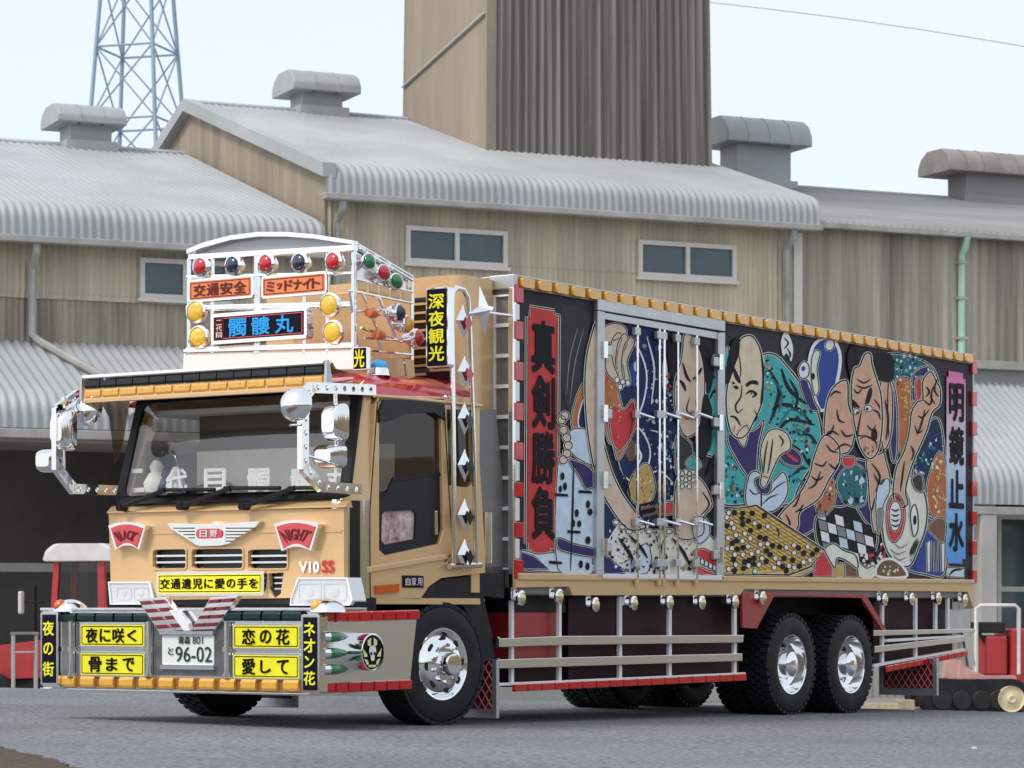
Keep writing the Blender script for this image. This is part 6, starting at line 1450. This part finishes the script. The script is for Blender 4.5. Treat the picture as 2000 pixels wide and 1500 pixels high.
for sy in (-.58, .58):
    for pts in ([(-.02, 1.2), (.10, 1.2), (.20, 2.95), (.10, 2.95)], [(.95, 1.3), (1.12, 1.3), (1.05, 2.95), (.93, 2.95)]):
        mb = MB(lambda a, b, c: (a, c, b)); mb.poly(pts, sy - .06, sy + .06); tm('cab_pillar', mb, M_MRED)
    mb = MB(lambda a, b, c: (a, c, b)); mb.flat([(.08, 1.3), (.98, 1.35), (.96, 2.92), (.17, 2.92)], sy); tm('cab_glass', mb, M_GLASSD)
mb = MB(); mb.grid([[(.02, -.55, 1.4), (.02, .55, 1.4)], [(.14, -.55, 2.92), (.14, .55, 2.92)]]); tm('cab_glass', mb, M_GLASSD)
tm('cab_roof', MB(lambda a, b, c: (a, c, b)).poly([(-.12, 2.95), (-.05, 3.16), (.12, 3.28), (1.05, 3.28), (1.25, 3.18), (1.30, 2.95)], -.72, .72), M_MWHITE, bevel=.07, seg=3)
tm('seat', bx(.45, .9, -.25, .25, 1.2, 1.9), M_DARK, bevel=.06)
mb = MB(); mb.tube([(-.05, -.7, 2.2), (-.35, -.95, 2.2)], .02, 6); a = tm('mirror_arm', mb, M_DARK); bx(-.45, -.38, -1.07, -.87, 1.98, 2.40).build('mirror', M_MWHITE, a, bevel=.03)
mb = MB(); mb.cyl((-.55, .22, 1.4), (-.55, .22, 2.5), .05, n=10); tm('exhaust', mb, M_DARK)
# crawler harvester by the canopy post
Y_ = 57.0; hv = empty('crawler_harvester', ((1908 - CX) / F * Y_, Y_, YARD), R(12)); tag(hv, 'small faded red crawler harvester with cream idler wheel near the canopy post', 'harvester')
mb = MB(lambda a, b, c: (a, c, b)); P = rrect(-1.15, .75, .0, .60, .28, 6); mb.poly(P, -.45, -.12); mb.poly(P, .12, .45); hv_t = mb.build('track', M_TYRE, hv)
for x in (-.8, -.45, -.1, .2):
    mb = MB(); mb.lathe([(0, -.03), (.16, -.03), (.18, .0), (.18, .1), (0, .1)], (x, -.47, .22), (0, 1, 0), 16); mb.build('road_wheel', M_DARK, hv, smooth=True)
for x in (.42,):
    mb = MB(); mb.lathe([(0, -.02), (.06, -.05), (.09, .0), (.20, .02), (.235, -.02), (.235, .12), (0, .12)], (x, -.52, .24), (0, 1, 0), 24); mb.build('idler_wheel', M_IDLER, hv, smooth=True)
MB(lambda a, b, c: (a, c, b)).poly([(-.5, .60), (-.46, .95), (-.3, .78), (.0, .66), (.55, .66), (.6, .54), (-.45, .54)], -.40, .4).build('deck', M_MPINK, hv, bevel=.02)
bx(.05, .45, -.3, .3, .66, 1.38).build('engine_cover', M_MRED, hv, bevel=.05)
mb = MB(); mb.tube([(-.15, -.35, .68), (-.15, -.35, 1.86), (-.08, -.35, 1.92), (.55, -.35, 1.92), (.62, -.35, 1.86), (.62, -.35, .68)], .035, 8); mb.build('roll_frame', M_MWHITE, hv, smooth=True)
mb = MB(); mb.tube([(.1, -.2, 1.2), (-.1, -.25, 1.5), (-.4, -.3, 1.45), (-.6, -.32, 1.38)], .035, 6); mb.build('control_lever', M_DARK, hv)
bx(-.1, .4, -.32, .2, 1.42, 1.62).build('control_box', M_DARK, hv, bevel=.03)
bx(.5, 1.2, -.35, .5, .0, 1.5).build('grain_tank', M_MRED, hv, bevel=.04)
hv.scale = (1.18, 1.18, 1.12)
# timber offcuts behind the truck
for i, (px, w, h, dz) in enumerate(((1722, .7, .20, 0), (1768, .35, .26, 0), (1798, .3, .10, 0))):
    Y_ = 56.0 + i * .4; o = MB().poly([(-w / 2, -.16), (w / 2, -.14), (w / 2 - .03, .16), (-w / 2, .15)], 0, h).build('timber_block', M_WOOD, None, bevel=.015)
    o.location = ((px - CX) / F * Y_, Y_, YARD); o.rotation_euler = (0, 0, R(10 * i - 8))
    tag(o, ['long pale timber block lying in the yard', 'tall squarish timber block in the yard', 'low thin timber offcut in the yard'][i], 'timber')

# tubular stand beside the tractor
st = empty('steel_stand', ((48 - CX) / F * 50.5, 50.5, YARD), R(14)); tag(st, 'grey tubular steel stand at the front of the tractor', 'stand')
for x in (-.2, .2):
    mb = MB(); mb.tube([(x, -.15, 0), (x, -.15, 1.62), (x, .15, 1.62), (x, .15, 0)], .028, 6); mb.build('leg_frame', M_PIPE, st, smooth=True)
for z in (.4, 1.3):
    mb = MB(); mb.tube([(-.2, -.15, z), (.2, -.15, z)], .022, 6); mb.build('cross_tube', M_PIPE, st, smooth=True)
bx(-.24, .24, -.19, .19, 1.62, 1.66).build('stand_top', M_ROOFR, st)
# scrap of pale paper on the road
Yp = 20.6; o = MB().poly([(-.015, -.03), (.018, -.028), (.02, .03), (.0, .035), (-.018, .02)], 0, .012).build('paper_scrap', M_WHITEM); xp = (1902 - CX) / F * Yp
o.location = (xp, Yp, zg(xp, Yp)); tag(o, 'tiny pale paper scrap lying on the asphalt', 'litter')
